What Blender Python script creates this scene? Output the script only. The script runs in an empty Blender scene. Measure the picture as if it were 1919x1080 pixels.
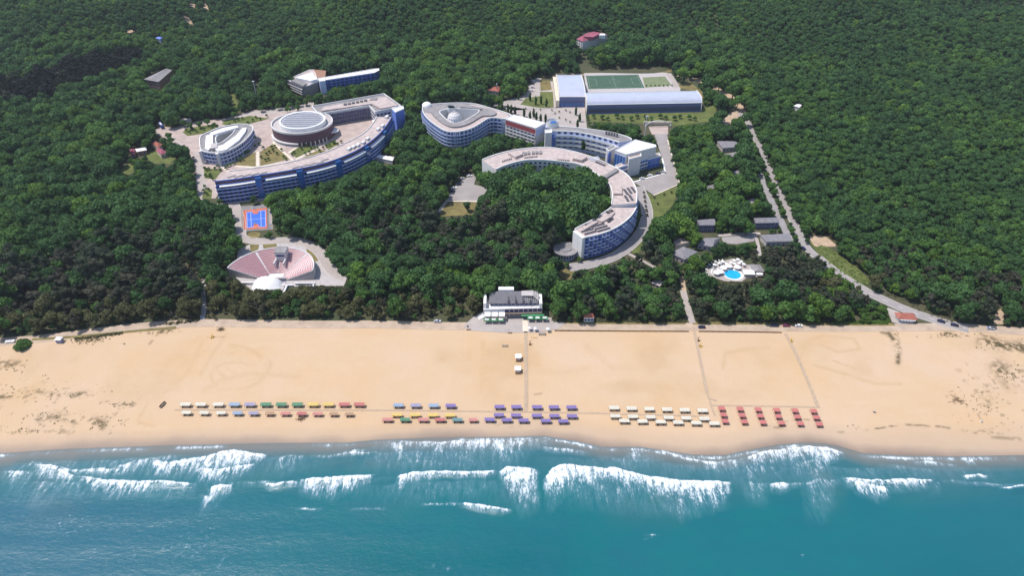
import bpy, bmesh, math, random
import numpy as np
from mathutils import Vector, Matrix
random.seed(7); RNG = np.random.default_rng(7)
S = bpy.context.scene; COL = S.collection
# ---------------------------------------------------------------- camera
FOC, PITCH, CAMH = 1270.0, math.radians(38.0), 270.0
cam = bpy.data.cameras.new("camera"); cam.sensor_width = 36.0; cam.lens = 36.0*FOC/1919.0
cam.clip_start = 5.0; cam.clip_end = 8000.0
camo = bpy.data.objects.new("camera", cam); COL.objects.link(camo)
camo.location = (0, 0, CAMH); camo.rotation_euler = (math.pi/2-PITCH, 0, 0); S.camera = camo
# ---------------------------------------------------------------- light
SH = Vector((0.46, -0.09, -1.0))                     # the way sunlight travels
to_sun = -SH.normalized()
w = bpy.data.worlds.new("World"); S.world = w; w.use_nodes = True
nt = w.node_tree; nt.nodes.clear()
sky = nt.nodes.new("ShaderNodeTexSky"); sky.sky_type = 'NISHITA'; sky.sun_disc = False
sky.sun_elevation = math.asin(to_sun.z); sky.sun_rotation = math.atan2(to_sun.x, to_sun.y)
bg = nt.nodes.new("ShaderNodeBackground"); bg.inputs[1].default_value = 0.13
wo = nt.nodes.new("ShaderNodeOutputWorld")
nt.links.new(sky.outputs[0], bg.inputs[0]); nt.links.new(bg.outputs[0], wo.inputs[0])
sl = bpy.data.lights.new("sun", 'SUN'); sl.energy = 3.3; sl.angle = math.radians(0.5); sl.color = (1.0, 0.95, 0.88)
so = bpy.data.objects.new("sun", sl); COL.objects.link(so); so.rotation_euler = SH.to_track_quat('-Z', 'Y').to_euler()
so.location = (-200, 300, 500)
vs = S.view_settings; vs.view_transform = 'Standard'; vs.look = 'None'; vs.gamma = 1.0; vs.exposure = 0.5; vs.use_curve_mapping = False
# ---------------------------------------------------------------- pixels of the photograph measured back to the ground
CF = np.array([0, math.cos(PITCH), -math.sin(PITCH)]); CU = np.array([0, math.sin(PITCH), math.cos(PITCH)])
def unproj(u, v, z):
    a = (np.asarray(u, float)-959.5)/FOC; b = (540-np.asarray(v, float))/FOC
    dz = CF[2]+b*CU[2]; dy = CF[1]+b*CU[1]; t = (z-CAMH)/dz
    return a*t, dy*t
def proj(x, y, z):
    x = np.asarray(x, float); y = np.asarray(y, float); z = np.asarray(z, float)-CAMH
    d = y*CF[1]+z*CF[2]; h = y*CU[1]+z*CU[2]
    return 959.5+FOC*x/d, 540-FOC*h/d
def smooth(a, b, x):
    t = np.clip((np.asarray(x, float)-a)/(b-a), 0, 1); return t*t*(3-2*t)
SEA = -2.6
shore_px = [(-700,850),(-300,862),(0,858),(100,851),(200,847),(330,843),(500,839),(650,838),(700,833),(800,829),(960,827),(1020,825),(1080,835),(1130,846),(1200,846),(1300,861),(1360,862),(1400,853),(1460,842),(1520,838),(1570,843),(1620,858),(1700,863),(1800,864),(1919,862),(2250,850),(2600,858)]
road_px = [(-700,700),(-300,668),(0,641),(60,637),(120,630),(180,622),(240,614),(310,609),(390,605),(460,607),(540,608),(620,609),(700,608),(800,611),(880,612),(1000,611),(1100,612),(1200,612),(1300,613),(1450,614),(1600,615),(1700,614),(1790,613),(1860,618),(1919,622),(2250,640),(2600,660)]
_sx, _sy = unproj([p[0] for p in shore_px], [p[1] for p in shore_px], SEA)
_rx, _ry = unproj([p[0] for p in road_px], [p[1] for p in road_px], 0.0)
def yshore(x): return np.interp(x, _sx, _sy)
def yroad(x): return np.interp(x, _rx, _ry)
def gh(x, y):
    x = np.asarray(x, float); y = np.asarray(y, float)
    s = y-yshore(x)
    z = np.interp(s, [-60, -20, 0, 10, 26, 60, 72], [-7, -4.2, -2.75, -2.2, -1.45, -0.25, 0])
    wgt = smooth(690, 980, y)*np.where(x < 60, 1, smooth(640, 900, y))+0.55*smooth(285, 480, x-0.12*y)*smooth(400, 560, y)
    wgt = np.clip(wgt, 0, 1.2)
    hill = 15+11*np.sin(x*0.0121+y*0.0094+0.6)+8*np.sin(x*0.021-y*0.017+2.1)+5*np.sin(x*0.043+y*0.037)
    return z+wgt*hill
def P(u, v, dz=0.0):
    z = 0.0
    for _ in range(8):
        x, y = unproj(u, v, z+dz); z = float(gh(x, y))
    return float(x), float(y), z
def PW(pts, z=0.0):                                  # pixel list -> world xy at a fixed height
    return [tuple(map(float, unproj(u, v, z))) for u, v in pts]
# ---------------------------------------------------------------- masks: where the photo shows no tree
MW, MH = 960, 540
VIS = np.zeros((MH, MW), bool); FOOT = np.zeros((MH, MW), bool)
def fill(mask, pts, val=True):
    p = np.asarray(pts, float)/2.0
    x0, x1 = max(int(p[:, 0].min())-1, 0), min(int(p[:, 0].max())+2, MW); y0, y1 = max(int(p[:, 1].min())-1, 0), min(int(p[:, 1].max())+2, MH)
    if x1 <= x0 or y1 <= y0: return
    X, Y = np.meshgrid(np.arange(x0, x1)+0.5, np.arange(y0, y1)+0.5); ins = np.zeros(X.shape, bool)
    for i in range(len(p)):
        (ax, ay), (bx, by) = p[i], p[(i+1) % len(p)]
        if ay == by: continue
        c = ((ay > Y) != (by > Y)) & (X < (bx-ax)*(Y-ay)/(by-ay)+ax); ins ^= c
    mask[y0:y1, x0:x1][ins] = val
def fill3(mask, pts):
    a = np.asarray(pts, float); u, v = proj(a[:, 0], a[:, 1], a[:, 2]); fill(mask, np.stack([u, v], 1))
def opened(px): fill(VIS, px); fill(FOOT, px)
# ---------------------------------------------------------------- materials
MATS = {}
def M(name, col, rough=0.75, metal=0.0, var=0.14, scale=0.25, spec=0.3, bump=0.0):
    if name in MATS: return MATS[name]
    m = bpy.data.materials.new(name); m.use_nodes = True; n = m.node_tree; b = n.nodes["Principled BSDF"]
    b.inputs["Roughness"].default_value = rough; b.inputs["Metallic"].default_value = metal; b.inputs["Specular IOR Level"].default_value = spec
    if var > 0:
        g = n.nodes.new("ShaderNodeNewGeometry"); t = n.nodes.new("ShaderNodeTexNoise"); t.inputs["Scale"].default_value = scale; t.inputs["Detail"].default_value = 6; t.inputs["Roughness"].default_value = 0.65
        n.links.new(g.outputs["Position"], t.inputs["Vector"])
        mr = n.nodes.new("ShaderNodeMapRange"); mr.inputs[1].default_value = 0.3; mr.inputs[2].default_value = 0.7; mr.inputs[3].default_value = 1-var; mr.inputs[4].default_value = 1+var
        mx = n.nodes.new("ShaderNodeMix"); mx.data_type = 'RGBA'; mx.blend_type = 'MULTIPLY'; mx.inputs[0].default_value = 1
        mx.inputs[6].default_value = (*col, 1); n.links.new(t.outputs[0], mr.inputs[0]); n.links.new(mr.outputs[0], mx.inputs[7]); n.links.new(mx.outputs[2], b.inputs["Base Color"])
        if bump:
            bp = n.nodes.new("ShaderNodeBump"); bp.inputs["Strength"].default_value = bump; n.links.new(t.outputs[0], bp.inputs["Height"]); n.links.new(bp.outputs[0], b.inputs["Normal"])
    else: b.inputs["Base Color"].default_value = (*col, 1)
    MATS[name] = m; return m
M('white', (.76,.75,.74), .6, var=.06); M('offwhite', (.62,.60,.60), .7, var=.1)
M('roof_pink', (.44,.365,.345), .85, var=.22, scale=.3); M('roof_grey', (.235,.22,.225), .85, var=.24, scale=.2)
M('roof_white', (.74,.72,.74), .7, var=.07, scale=.15); M('boardwalk_wood', (.40,.30,.215), .9, var=.2, scale=1); M('cottage_shaded_wall', (.10,.10,.165), .7); M('roof_slate', (.155,.15,.165), .8, var=.2, scale=.5)
M('blue_wall', (.13,.21,.60), .5, var=.12, scale=.4); M('pale_blue', (.46,.53,.76), .6, var=.08); M('promenade_paving', (.42,.325,.25), .9, var=.18, scale=.15); M('deep_blue', (.085,.14,.40), .35, var=.15)
M('glass', (.02,.035,.14), .12, var=.3, scale=.6, spec=.6); M('glass_blue', (.03,.12,.36), .12, var=.3, scale=.5, spec=.6)
M('maroon', (.115,.060,.082), .7, var=.12, scale=.6); M('red_wall', (.30,.06,.07), .7); M('red_tile', (.34,.115,.085), .8, var=.22, scale=.8)
M('crimson_roof', (.30,.085,.125), .8, var=.2, scale=.5); M('steel_roof', (.60,.61,.70), .3, .4, var=.06, scale=.1); M('cream', (.62,.54,.44), .8)
M('dark', (.035,.033,.04), .7); M('wood', (.17,.105,.06), .85, var=.25, scale=1.5); M('wood_grey', (.30,.235,.185), .9, var=.2, scale=1)
M('paving', (.37,.325,.305), .9, var=.14, scale=.12); M('paving_pink', (.40,.32,.29), .9, var=.22, scale=.15); M('asphalt_pale', (.30,.272,.268), .9, var=.12, scale=.12)
M('asphalt', (.27,.255,.26), .9, var=.15, scale=.15); M('dirt', (.42,.31,.22), .95, var=.25, scale=.2); M('kerb', (.5,.47,.44), .85)
M('lawn', (.105,.125,.036), .95, var=.35, scale=.12); M('lawn_dry', (.17,.14,.055), .95, var=.3, scale=.15); M('turf', (.055,.105,.072), .9, var=.12, scale=.2); M('turf_pale', (.17,.20,.11), .95, var=.2)
M('court_blue', (.045,.135,.56), .7, var=.06); M('court_orange', (.50,.13,.075), .7, var=.08); M('line', (.8,.8,.8), .7, var=0)
M('faded_line', (.26,.33,.28), .9); M('seat_pink', (.56,.27,.28), .75, var=.15, scale=1.2); M('concrete', (.42,.385,.38), .9, var=.14, scale=.4); M('concrete_dark', (.22,.21,.215), .9, var=.15)
M('tyre', (.012,.012,.013), .9, var=0); M('chrome', (.5,.5,.52), .3, .9, var=0); M('lamp_red', (.4,.02,.02), .4, var=0)
M('drum_roof', (.33,.33,.37), .5, 0, .1); M('pool_water', (.01,.36,.72), .08, var=.15, scale=.35, spec=.5); M('brick_brown', (.30,.165,.115), .85, var=.2, scale=.8)
M('yellow', (.70,.47,.05), .6, var=.1); M('green_cloth', (.05,.20,.09), .8, var=.15); M('solar', (.075,.07,.085), .3, var=.1)
# ---------------------------------------------------------------- mesh building
ORG = {}
def put(o, parent=None, world=None):
    COL.objects.link(o)
    if parent is not None:
        o.parent = parent
    return o
class MB:
    def __init__(s): s.v = []; s.f = []; s.m = []; s.c = 0
    def add(s, vs, fs, mi=0):
        k = len(s.v); s.v += [tuple(map(float, q)) for q in vs]; s.f += [tuple(k+i for i in f) for f in fs]; s.m += [mi]*len(fs); return s
    def box(s, c, d, rz=0.0, mi=0, taper=1.0):
        ca, sa = math.cos(rz), math.sin(rz); vs = []
        for z in (0, 1):
            for (a, b) in ((-1,-1),(1,-1),(1,1),(-1,1)):
                t = taper if z else 1
                x, y = a*d[0]/2*t, b*d[1]/2*t; vs.append((c[0]+x*ca-y*sa, c[1]+x*sa+y*ca, c[2]+z*d[2]))
        return s.add(vs, [(3,2,1,0),(4,5,6,7),(0,1,5,4),(1,2,6,5),(2,3,7,6),(3,0,4,7)], mi)
    def prism(s, poly, z0, z1, mi=0, mtop=None, top=True, bottom=False):
        p = list(poly)
        if sum(p[i][0]*p[(i+1) % len(p)][1]-p[(i+1) % len(p)][0]*p[i][1] for i in range(len(p))) < 0: p = p[::-1]
        n = len(p); vs = [(x, y, z0) for x, y in p]+[(x, y, z1) for x, y in p]
        s.add(vs, [(i, (i+1) % n, n+(i+1) % n, n+i) for i in range(n)], mi)
        if top: s.add(vs[n:], [tuple(range(n))], mi if mtop is None else mtop)
        if bottom: s.add(vs[:n], [tuple(range(n))[::-1]], mi)
        return s
    def cyl(s, c, r0, r1, h, n=12, mi=0, top=True, bottom=True):
        vs = [(c[0]+r0*math.cos(2*math.pi*i/n), c[1]+r0*math.sin(2*math.pi*i/n), c[2]) for i in range(n)]+[(c[0]+r1*math.cos(2*math.pi*i/n), c[1]+r1*math.sin(2*math.pi*i/n), c[2]+h) for i in range(n)]
        fs = [(i, (i+1) % n, n+(i+1) % n, n+i) for i in range(n)]
        if top: fs.append(tuple(range(n, 2*n)))
        if bottom: fs.append(tuple(range(n))[::-1])
        return s.add(vs, fs, mi)
    def dome(s, c, r, hz, n=20, k=7, mi=0, frac=1.0):
        vs = []; fs = []
        for j in range(k+1):
            a = math.pi/2*frac*j/k
            for i in range(n): vs.append((c[0]+r*math.cos(a)*math.cos(2*math.pi*i/n), c[1]+r*math.cos(a)*math.sin(2*math.pi*i/n), c[2]+hz*math.sin(a)))
        for j in range(k):
            for i in range(n): fs.append((j*n+i, j*n+(i+1) % n, (j+1)*n+(i+1) % n, (j+1)*n+i))
        fs.append(tuple(range(k*n, k*n+n))); return s.add(vs, fs, mi)
    def tube(s, a, b, r0, r1=None, n=6, mi=0):
        r1 = r0 if r1 is None else r1; a = Vector(a); b = Vector(b); d = (b-a).normalized(); u = d.orthogonal().normalized(); q = d.cross(u)
        vs = [a+(u*math.cos(2*math.pi*i/n)+q*math.sin(2*math.pi*i/n))*r0 for i in range(n)]+[b+(u*math.cos(2*math.pi*i/n)+q*math.sin(2*math.pi*i/n))*r1 for i in range(n)]
        return s.add(vs, [(i, (i+1) % n, n+(i+1) % n, n+i) for i in range(n)]+[tuple(range(n))[::-1], tuple(range(n, 2*n))], mi)
    def strip(s, A, B, mi=0, closed=False, flip=False):  # quads between two 3D polylines
        n = len(A); k = len(s.v); s.v += [tuple(map(float, q)) for q in A]+[tuple(map(float, q)) for q in B]
        for i in range(n if closed else n-1):
            j = (i+1) % n; f = (k+i, k+j, k+n+j, k+n+i); s.f.append(f[::-1] if flip else f); s.m.append(mi)
        return s
    def mesh(s, name, mats, org=(0,0,0)):
        me = bpy.data.meshes.new(name); me.from_pydata([(x-org[0], y-org[1], z-org[2]) for x, y, z in s.v], [], s.f)
        for m in (mats if isinstance(mats, (list, tuple)) else [mats]): me.materials.append(MATS[m] if isinstance(m, str) else m)
        if any(s.m): me.polygons.foreach_set("material_index", s.m)
        me.update(); return me
    def build(s, name, mats, parent=None, smooth=False, org=None):
        org = ORG.get(parent.name, (0,0,0)) if parent is not None else (org or (0,0,0))
        me = s.mesh(name, mats, org)
        if smooth: me.polygons.foreach_set("use_smooth", [True]*len(me.polygons))
        o = bpy.data.objects.new(name, me); put(o, parent); ORG[o.name] = org
        if parent is None: o.location = org
        return o
def tag(o, label=None, cat=None, group=None, kind=None):
    if label: o["label"] = label
    if cat: o["category"] = cat
    if group: o["group"] = group
    if kind: o["kind"] = kind
    return o
def thing(name, label, cat, loc, group=None, rz=0.0):
    o = bpy.data.objects.new(name, None); o.empty_display_size = 1; COL.objects.link(o); o.location = loc; o.rotation_euler = (0,0,rz)
    ORG[o.name] = tuple(loc) if rz == 0 else (0,0,0)
    return tag(o, label, cat, group)
def part(name, me, parent, loc=(0,0,0), rz=0.0):
    o = bpy.data.objects.new(name, me); COL.objects.link(o); o.parent = parent; o.location = loc; o.rotation_euler = (0,0,rz); ORG[o.name] = (0,0,0); return o
KIDS = {}
def dup(root, loc, rz, label, group=None, scale=None):
    r = root.copy(); COL.objects.link(r); r.location = loc; r.rotation_euler = (0,0,rz); r["label"] = label
    if group: r["group"] = group
    if scale is not None: r.scale = scale if isinstance(scale, tuple) else (scale,)*3
    if root.name not in KIDS: KIDS[root.name] = list(root.children)
    for ch in KIDS[root.name]:
        c = ch.copy(); COL.objects.link(c); c.parent = r
        if ch.name not in KIDS: KIDS[ch.name] = list(ch.children)
        for g in KIDS[ch.name]:
            d = g.copy(); COL.objects.link(d); d.parent = c
    return r
def resample(pts, n=None, step=None, closed=False):
    a = np.asarray(list(pts)+([pts[0]] if closed else []), float); d = np.r_[0, np.cumsum(np.linalg.norm(np.diff(a, axis=0), axis=1))]
    if n is None: n = max(2, int(round(d[-1]/step))+1)
    t = np.linspace(0, d[-1], n+1 if closed else n)
    if closed: t = t[:-1]
    return np.stack([np.interp(t, d, a[:, k]) for k in range(a.shape[1])], 1)
def soft(pts, closed=False, it=2):                  # corner cutting: a measured polyline becomes a curve
    a = [tuple(p) for p in pts]
    for _ in range(it):
        b = [] if closed else [a[0]]
        for i in range(len(a) if closed else len(a)-1):
            p, q = np.array(a[i]), np.array(a[(i+1) % len(a)]); b += [tuple(.75*p+.25*q), tuple(.25*p+.75*q)]
        if not closed: b.append(a[-1])
        a = b
    return a
def normals(p, sign, closed=False):
    p = np.asarray(p, float)[:, :2]; t = np.gradient(p, axis=0) if not closed else np.roll(p, -1, 0)-np.roll(p, 1, 0)
    t /= np.linalg.norm(t, axis=1)[:, None]+1e-9
    return sign*np.stack([t[:, 1], -t[:, 0]], 1)
def z3(p, z): return [(x, y, z) for x, y in np.asarray(p)[:, :2]]
# ---------------------------------------------------------------- flat setting
def sheet(name, px, dz, mat, clear=True, world=False, zz=None):
    pts = px if world else PW(px)
    b = MB(); b.prism(pts, (zz if zz is not None else 0)-0.3, (zz or 0)+dz, 0)
    o = b.build(name, mat); tag(o, kind='structure')
    if clear:
        q = [(x, y, 0) for x, y in pts]; fill3(VIS, q); fill3(FOOT, q)
    return o
def ribbon(name, px, width, dz, mat, clear=1.0, kerb=False, sm=True, foot=True, lines=False):
    w3 = [P(u, v) for u, v in px]; c = soft([(a, b) for a, b, _ in w3]) if sm and len(px) > 2 else [(a, b) for a, b, _ in w3]
    c = resample(c, step=3.0); n = normals(c, 1)
    def off(k, h): q = c+n*k; return [(x, y, float(gh(x, y))+h) for x, y in q]
    h = width/2; b = MB()
    b.strip(off(h, dz), off(-h, dz)); b.strip(off(h, dz), off(h, -0.6), flip=True); b.strip(off(-h, dz), off(-h, -0.6))
    mats = [mat]
    if kerb:
        mats.append('kerb')
        for s in (-1, 1): b.strip(off(s*h, dz+.13), off(s*(h+.35), dz+.13), 1, flip=s < 0); b.strip(off(s*h, dz+.13), off(s*h, dz-.05), 1, flip=s > 0); b.strip(off(s*(h+.35), dz+.13), off(s*(h+.35), -0.3), 1, flip=s < 0)
    if lines:
        mats.append('line'); L = off(.09, dz+.012); R = off(-.09, dz+.012)
        for i in range(0, len(L)-1, 3): b.strip(L[i:i+2], R[i:i+2], len(mats)-1)
    o = b.build(name, mats); tag(o, kind='structure')
    if clear > 0:
        A, B = off(h*clear, 0), off(-h*clear, 0)
        for i in range(len(A)-1):
            q = [A[i], A[i+1], B[i+1], B[i]]; fill3(VIS, q)
            if foot: fill3(FOOT, q)
    return o
# ================================================================ SETTING: beach, sea, ground
def stroke(u, v, pts, wid, inten, end=25, up=3):
    """density of a band whose upper edge follows pts, fading downwards over wid (photo pixels at these ground points)"""
    p = np.asarray(pts, float); vc = np.interp(u, p[:, 0], p[:, 1]); ww = np.interp(u, p[:, 0], np.broadcast_to(wid, (len(p),)))
    t = (v-vc)/np.maximum(ww, .5); e = np.clip((u-p[0, 0])/end, 0, 1)*np.clip((p[-1, 0]-u)/end, 0, 1)
    return inten*e**.6*np.where(t < 0, np.clip(1+(v-vc)/up, 0, 1), np.clip(1-t, 0, 1)**.95)
def spot(u, v, cu, cv, ru, rv, inten): return inten*np.exp(-(((u-cu)/ru)**2+((v-cv)/rv)**2))
def line(u, v, pts, w, inten):
    d = np.full(u.shape, 1e9)
    for (ax, ay), (bx, by) in zip(pts[:-1], pts[1:]):
        L = max((bx-ax)**2+(by-ay)**2, 1e-6); t = np.clip(((u-ax)*(bx-ax)+(v-ay)*(by-ay))/L, 0, 1); d = np.minimum(d, np.hypot(u-ax-t*(bx-ax), v-ay-t*(by-ay)))
    return inten*np.exp(-(d/w)**2)
def vnoise(x, y, sc, seed):
    r = np.random.default_rng(seed); T = r.random((128, 128)); X = x/sc; Y = y/sc; i = np.floor(X).astype(int); j = np.floor(Y).astype(int); fx = X-i; fy = Y-j
    fx = fx*fx*(3-2*fx); fy = fy*fy*(3-2*fy); g = lambda a, b: T[a % 128, b % 128]
    return (g(i, j)*(1-fx)+g(i+1, j)*fx)*(1-fy)+(g(i, j+1)*(1-fx)+g(i+1, j+1)*fx)*fy
def fbm(x, y, sc, seed, o=4): return sum(vnoise(x, y, sc/2**k, seed+k)*.5**k for k in range(o))/sum(.5**k for k in range(o))
def grid_mesh(name, X, Y, Z, mats, attrs={}):
    n, m = X.shape; v = np.stack([X, Y, Z], -1).reshape(-1, 3); idx = np.arange(n*m).reshape(n, m)
    q = np.stack([idx[:-1, :-1], idx[:-1, 1:], idx[1:, 1:], idx[1:, :-1]], -1).reshape(-1, 4)
    me = bpy.data.meshes.new(name); me.vertices.add(len(v)); me.vertices.foreach_set("co", v.astype(np.float32).ravel())
    me.loops.add(q.size); me.loops.foreach_set("vertex_index", q.astype(np.int32).ravel()); me.polygons.add(len(q))
    me.polygons.foreach_set("loop_start", np.arange(0, q.size, 4, dtype=np.int32)); me.polygons.foreach_set("loop_total", np.full(len(q), 4, np.int32)) if False else None
    me.polygons.foreach_set("use_smooth", np.ones(len(q), bool)); me.update(calc_edges=True)
    for k, a in attrs.items():
        at = me.attributes.new(k, 'FLOAT', 'POINT'); at.data.foreach_set("value", np.asarray(a, np.float32).ravel())
    for mm in mats: me.materials.append(mm)
    o = bpy.data.objects.new(name, me); COL.objects.link(o); ORG[o.name] = (0,0,0); return o
def spaced(lo, hi, step, outlo, outhi, k=26):
    a = np.arange(lo, hi, step); g = np.linspace(0, 1, k)**2.2
    return np.r_[(lo+(outlo-lo)*g[1:])[::-1], a, hi+(outhi-hi)*g]
class NT:
    def __init__(s, name):
        s.m = bpy.data.materials.new(name); s.m.use_nodes = True; s.t = s.m.node_tree; s.b = s.t.nodes["Principled BSDF"]; MATS[name] = s.m
    def n(s, ty, **k):
        q = s.t.nodes.new(ty)
        for a, b in k.items(): setattr(q, a, b)
        return q
    def l(s, a, b): s.t.links.new(a, b)
    def attr(s, name): return s.n("ShaderNodeAttribute", attribute_name=name).outputs["Fac"]
    def noise(s, scale, detail=5, rough=.6, vec=None, sx=(1,1,1)):
        t = s.n("ShaderNodeTexNoise"); t.inputs["Scale"].default_value = scale; t.inputs["Detail"].default_value = detail; t.inputs["Roughness"].default_value = rough
        mp = s.n("ShaderNodeMapping"); mp.inputs["Scale"].default_value = sx; g = s.n("ShaderNodeNewGeometry"); s.l(g.outputs["Position"], mp.inputs[0]); s.l(mp.outputs[0], t.inputs["Vector"]); return t.outputs[0]
    def rng(s, x, a, b, c, d, smooth=False):
        r = s.n("ShaderNodeMapRange")
        if smooth: r.interpolation_type = 'SMOOTHSTEP'
        for i, q in enumerate((a, b, c, d)):
            if isinstance(q, (int, float)): r.inputs[i+1].default_value = q
            else: s.l(q, r.inputs[i+1])
        s.l(x, r.inputs[0]); return r.outputs[0]
    def math(s, op, a, b=0.0):
        q = s.n("ShaderNodeMath", operation=op)
        for i, x in enumerate((a, b)):
            if isinstance(x, (int, float)): q.inputs[i].default_value = x
            else: s.l(x, q.inputs[i])
        return q.outputs[0]
    def mix(s, f, a, b, blend='MIX'):
        q = s.n("ShaderNodeMix", data_type='RGBA', blend_type=blend)
        for i, x in ((0, f), (6, a), (7, b)):
            if isinstance(x, (int, float)): q.inputs[i].default_value = x
            elif isinstance(x, tuple): q.inputs[i].default_value = (*x, 1)
            else: s.l(x, q.inputs[i])
        return q.outputs[2]
# ---- sand
t = NT('sand'); n1 = t.noise(.02, 5); n2 = t.noise(.4, 6, .7); n3 = t.noise(.09, 4, .6, sx=(.25, 1, 1))
c = t.mix(t.rng(n1, .35, .65, 0, 1), (.515,.355,.212), (.525,.385,.268)); c = t.mix(t.rng(n2, .3, .7, 0, .10), c, (.42,.29,.17)); c = t.mix(t.rng(n3, .52, .75, 0, .22), c, (.58,.44,.315))
c = t.mix(t.attr('track'), c, (.40,.265,.135))
c = t.mix(t.rng(t.attr('damp'), 0, 1, 0, .8), c, (.40,.30,.225)); wet = t.attr('wet'); c = t.mix(wet, c, (.205,.155,.125)); c = t.mix(t.attr('weed'), c, (.115,.085,.045))
t.l(c, t.b.inputs["Base Color"]); t.l(t.rng(wet, 0, 1, .95, .35), t.b.inputs["Roughness"]); t.b.inputs["Specular IOR Level"].default_value = .25
bp = t.n("ShaderNodeBump"); bp.inputs["Strength"].default_value = .35; bp.inputs["Distance"].default_value = .6; t.l(n2, bp.inputs["Height"]); t.l(bp.outputs[0], t.b.inputs["Normal"])
xs = spaced(-330, 330, .8, -1500, 1500); tt = np.linspace(0, 1, 190)
X = np.repeat(xs[None], len(tt), 0); y0 = yshore(xs)-26; y1 = yroad(xs)+3.0; Y = y0[None]+(y1-y0)[None]*tt[:, None]
Z = gh(X, Y)+.35*(fbm(X, Y, 26, 3)-.5)*smooth(20, 40, Y-yshore(X))*smooth(0, 14, yroad(X)-Y); U, V = proj(X, Y, Z)
s = Y-yshore(X)+5*(fbm(X, Y*0, 34, 9)-.5)+3*(fbm(X, Y, 9, 19)-.5); wet = np.clip(1-(s-1)/7.5, 0, 1)**1.1; damp = np.clip(1-(s-4)/np.interp(X, [-300,-120,0,140,220,400], [9,9,14,12,20,24]), 0, 1)**.8
nz = fbm(X, Y, 6, 21); nz2 = fbm(X, Y, 2.2, 31)
track = np.zeros_like(X)
for cu, cv, ru, rv in ((455,680,34,22),(455,682,52,32),(470,672,20,13),(430,690,70,42),(440,705,45,25)):
    r = np.hypot((U-cu)/ru, (V-cv)/rv); track = np.maximum(track, .34*np.exp(-((r-1)/.07)**2)*smooth(.3, .6, fbm(U, V, 30, int(cu+cv))))
for pts, w_, a in ((((1500,670),(1510,640),(1545,630),(1600,635),(1612,655),(1570,660),(1535,645)),3,.4),(((1525,685),(1580,700),(1640,720),(1690,720)),3,.4),(((1355,690),(1360,662),(1400,655),(1440,652)),4,.35),(((425,625),(395,670),(375,705)),4,.3),(((380,640),(350,700),(320,730)),4,.25),(((1560,676),(1610,694)),1.6,.5),
      (((905,640),(902,735)),4,.3),(((925,690),(925,735)),3,.3),(((290,800),(258,790),(280,750),(320,730)),2.5,.35),(((380,733),(420,712),(470,700),(560,706)),5,.28),(((960,690),(1050,700),(1100,690)),6,.2),((( 1100,650),(1150,690),(1230,690)),7,.2)): track = np.maximum(track, line(U, V, pts, w_, a)*(.4+.9*nz2))
track = np.maximum(track, .45*smooth(.52, .72, fbm(X, Y, 40, 55))*smooth(620, 650, V)*(1-smooth(730, 770, V))*(.5+.6*nz))
weed = np.zeros_like(X)
for pts, w_, a in ((((1840,640),(1880,648),(1919,655)),9,1.0),(((1900,650),(1960,652)),10,1),(((1870,690),(1890,708),(1910,705)),14,.9),(((1665,624),(1676,640),(1684,655),(1683,680)),4.5,1),(((1760,624),(1800,628)),4,.9),(((1840,625),(1870,640)),4,.8),(((1650,622),(1670,628)),3,.8),(((1782,735),(1800,755)),3,.9),(((1820,712),(1850,718),(1850,760),(1860,765)),7,.6),(((0,680),(40,684)),8,.75),(((0,745),(20,742)),4,.95),(((70,735),(110,742)),4,.7),(((130,742),(165,738)),4.5,.95),(((70,785),(110,780),(140,790)),7,.7),(((160,782),(195,792),(190,803)),7,.75),(((225,757),(255,760)),4,.7),(((20,812),(60,808),(140,812)),3,.6),(((1640,805),(1690,796),(1760,800),(1830,812)),1.6,.9),(((1560,812),(1640,806)),2,.5),(((280,625),(335,617)),4,.8),(((300,622),(280,645)),2,.6),(((1860,820),(1919,824)),3,.6),(((1440,795),(1500,786),(1540,790)),1.4,.6),(((1000,740),(1015,738)),1.5,.5),(((420,632),(370,632)),1.2,.45),(((935,795),(985,797)),7,.25),(((1440,803),(1470,800)),5,.55)):
    weed = np.maximum(weed, line(U, V, pts, w_, a)*smooth(.48, .62, nz2*.6+nz*.4+.14*a-.08))
specks = smooth(.70, .76, fbm(X, Y, 2.6, 77))*((1-smooth(180, 300, U))*smooth(700, 740, V)+smooth(1740, 1860, U)*smooth(650, 700, V))*.8
weed = np.clip(np.maximum(weed, specks*.6*(V < 815)), 0, 1)
beach = grid_mesh('beach', X, Y, Z, [MATS['sand']], dict(wet=wet, damp=damp, track=np.clip(track, 0, 1), weed=weed)); tag(beach, kind='structure')
opened([(-50,1100),(-50,632)]+[(u, v-3) for u, v in road_px if 0 <= u <= 1919]+[(1980,618),(1980,1100)])
# ---- sea
t = NT('sea_water'); foam = t.attr('foam'); st = t.noise(.5, 8, .78, sx=(1, .26, 1)); st2 = t.noise(1.5, 6, .75, sx=(1,.36,1)); st3 = t.noise(.09, 4, .6, sx=(.5,1,1))
pat = t.math('ADD', t.math('MULTIPLY', st, .62), t.math('MULTIPLY', st2, .38))
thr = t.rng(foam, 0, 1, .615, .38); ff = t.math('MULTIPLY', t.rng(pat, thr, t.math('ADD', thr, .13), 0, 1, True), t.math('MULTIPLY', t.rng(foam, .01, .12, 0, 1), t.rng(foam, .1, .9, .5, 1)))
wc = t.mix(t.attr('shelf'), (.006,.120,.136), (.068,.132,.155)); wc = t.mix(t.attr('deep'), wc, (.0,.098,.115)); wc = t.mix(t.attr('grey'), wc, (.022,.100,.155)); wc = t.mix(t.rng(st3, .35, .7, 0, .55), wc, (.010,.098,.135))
wc = t.mix(t.attr('silt'), wc, (.17,.165,.15)); wc = t.mix(t.math('MULTIPLY', t.rng(foam, 0, .8, 0, .55), t.rng(st, .40, .58, .15, 1.15)), wc, (.22,.35,.43))
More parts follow.
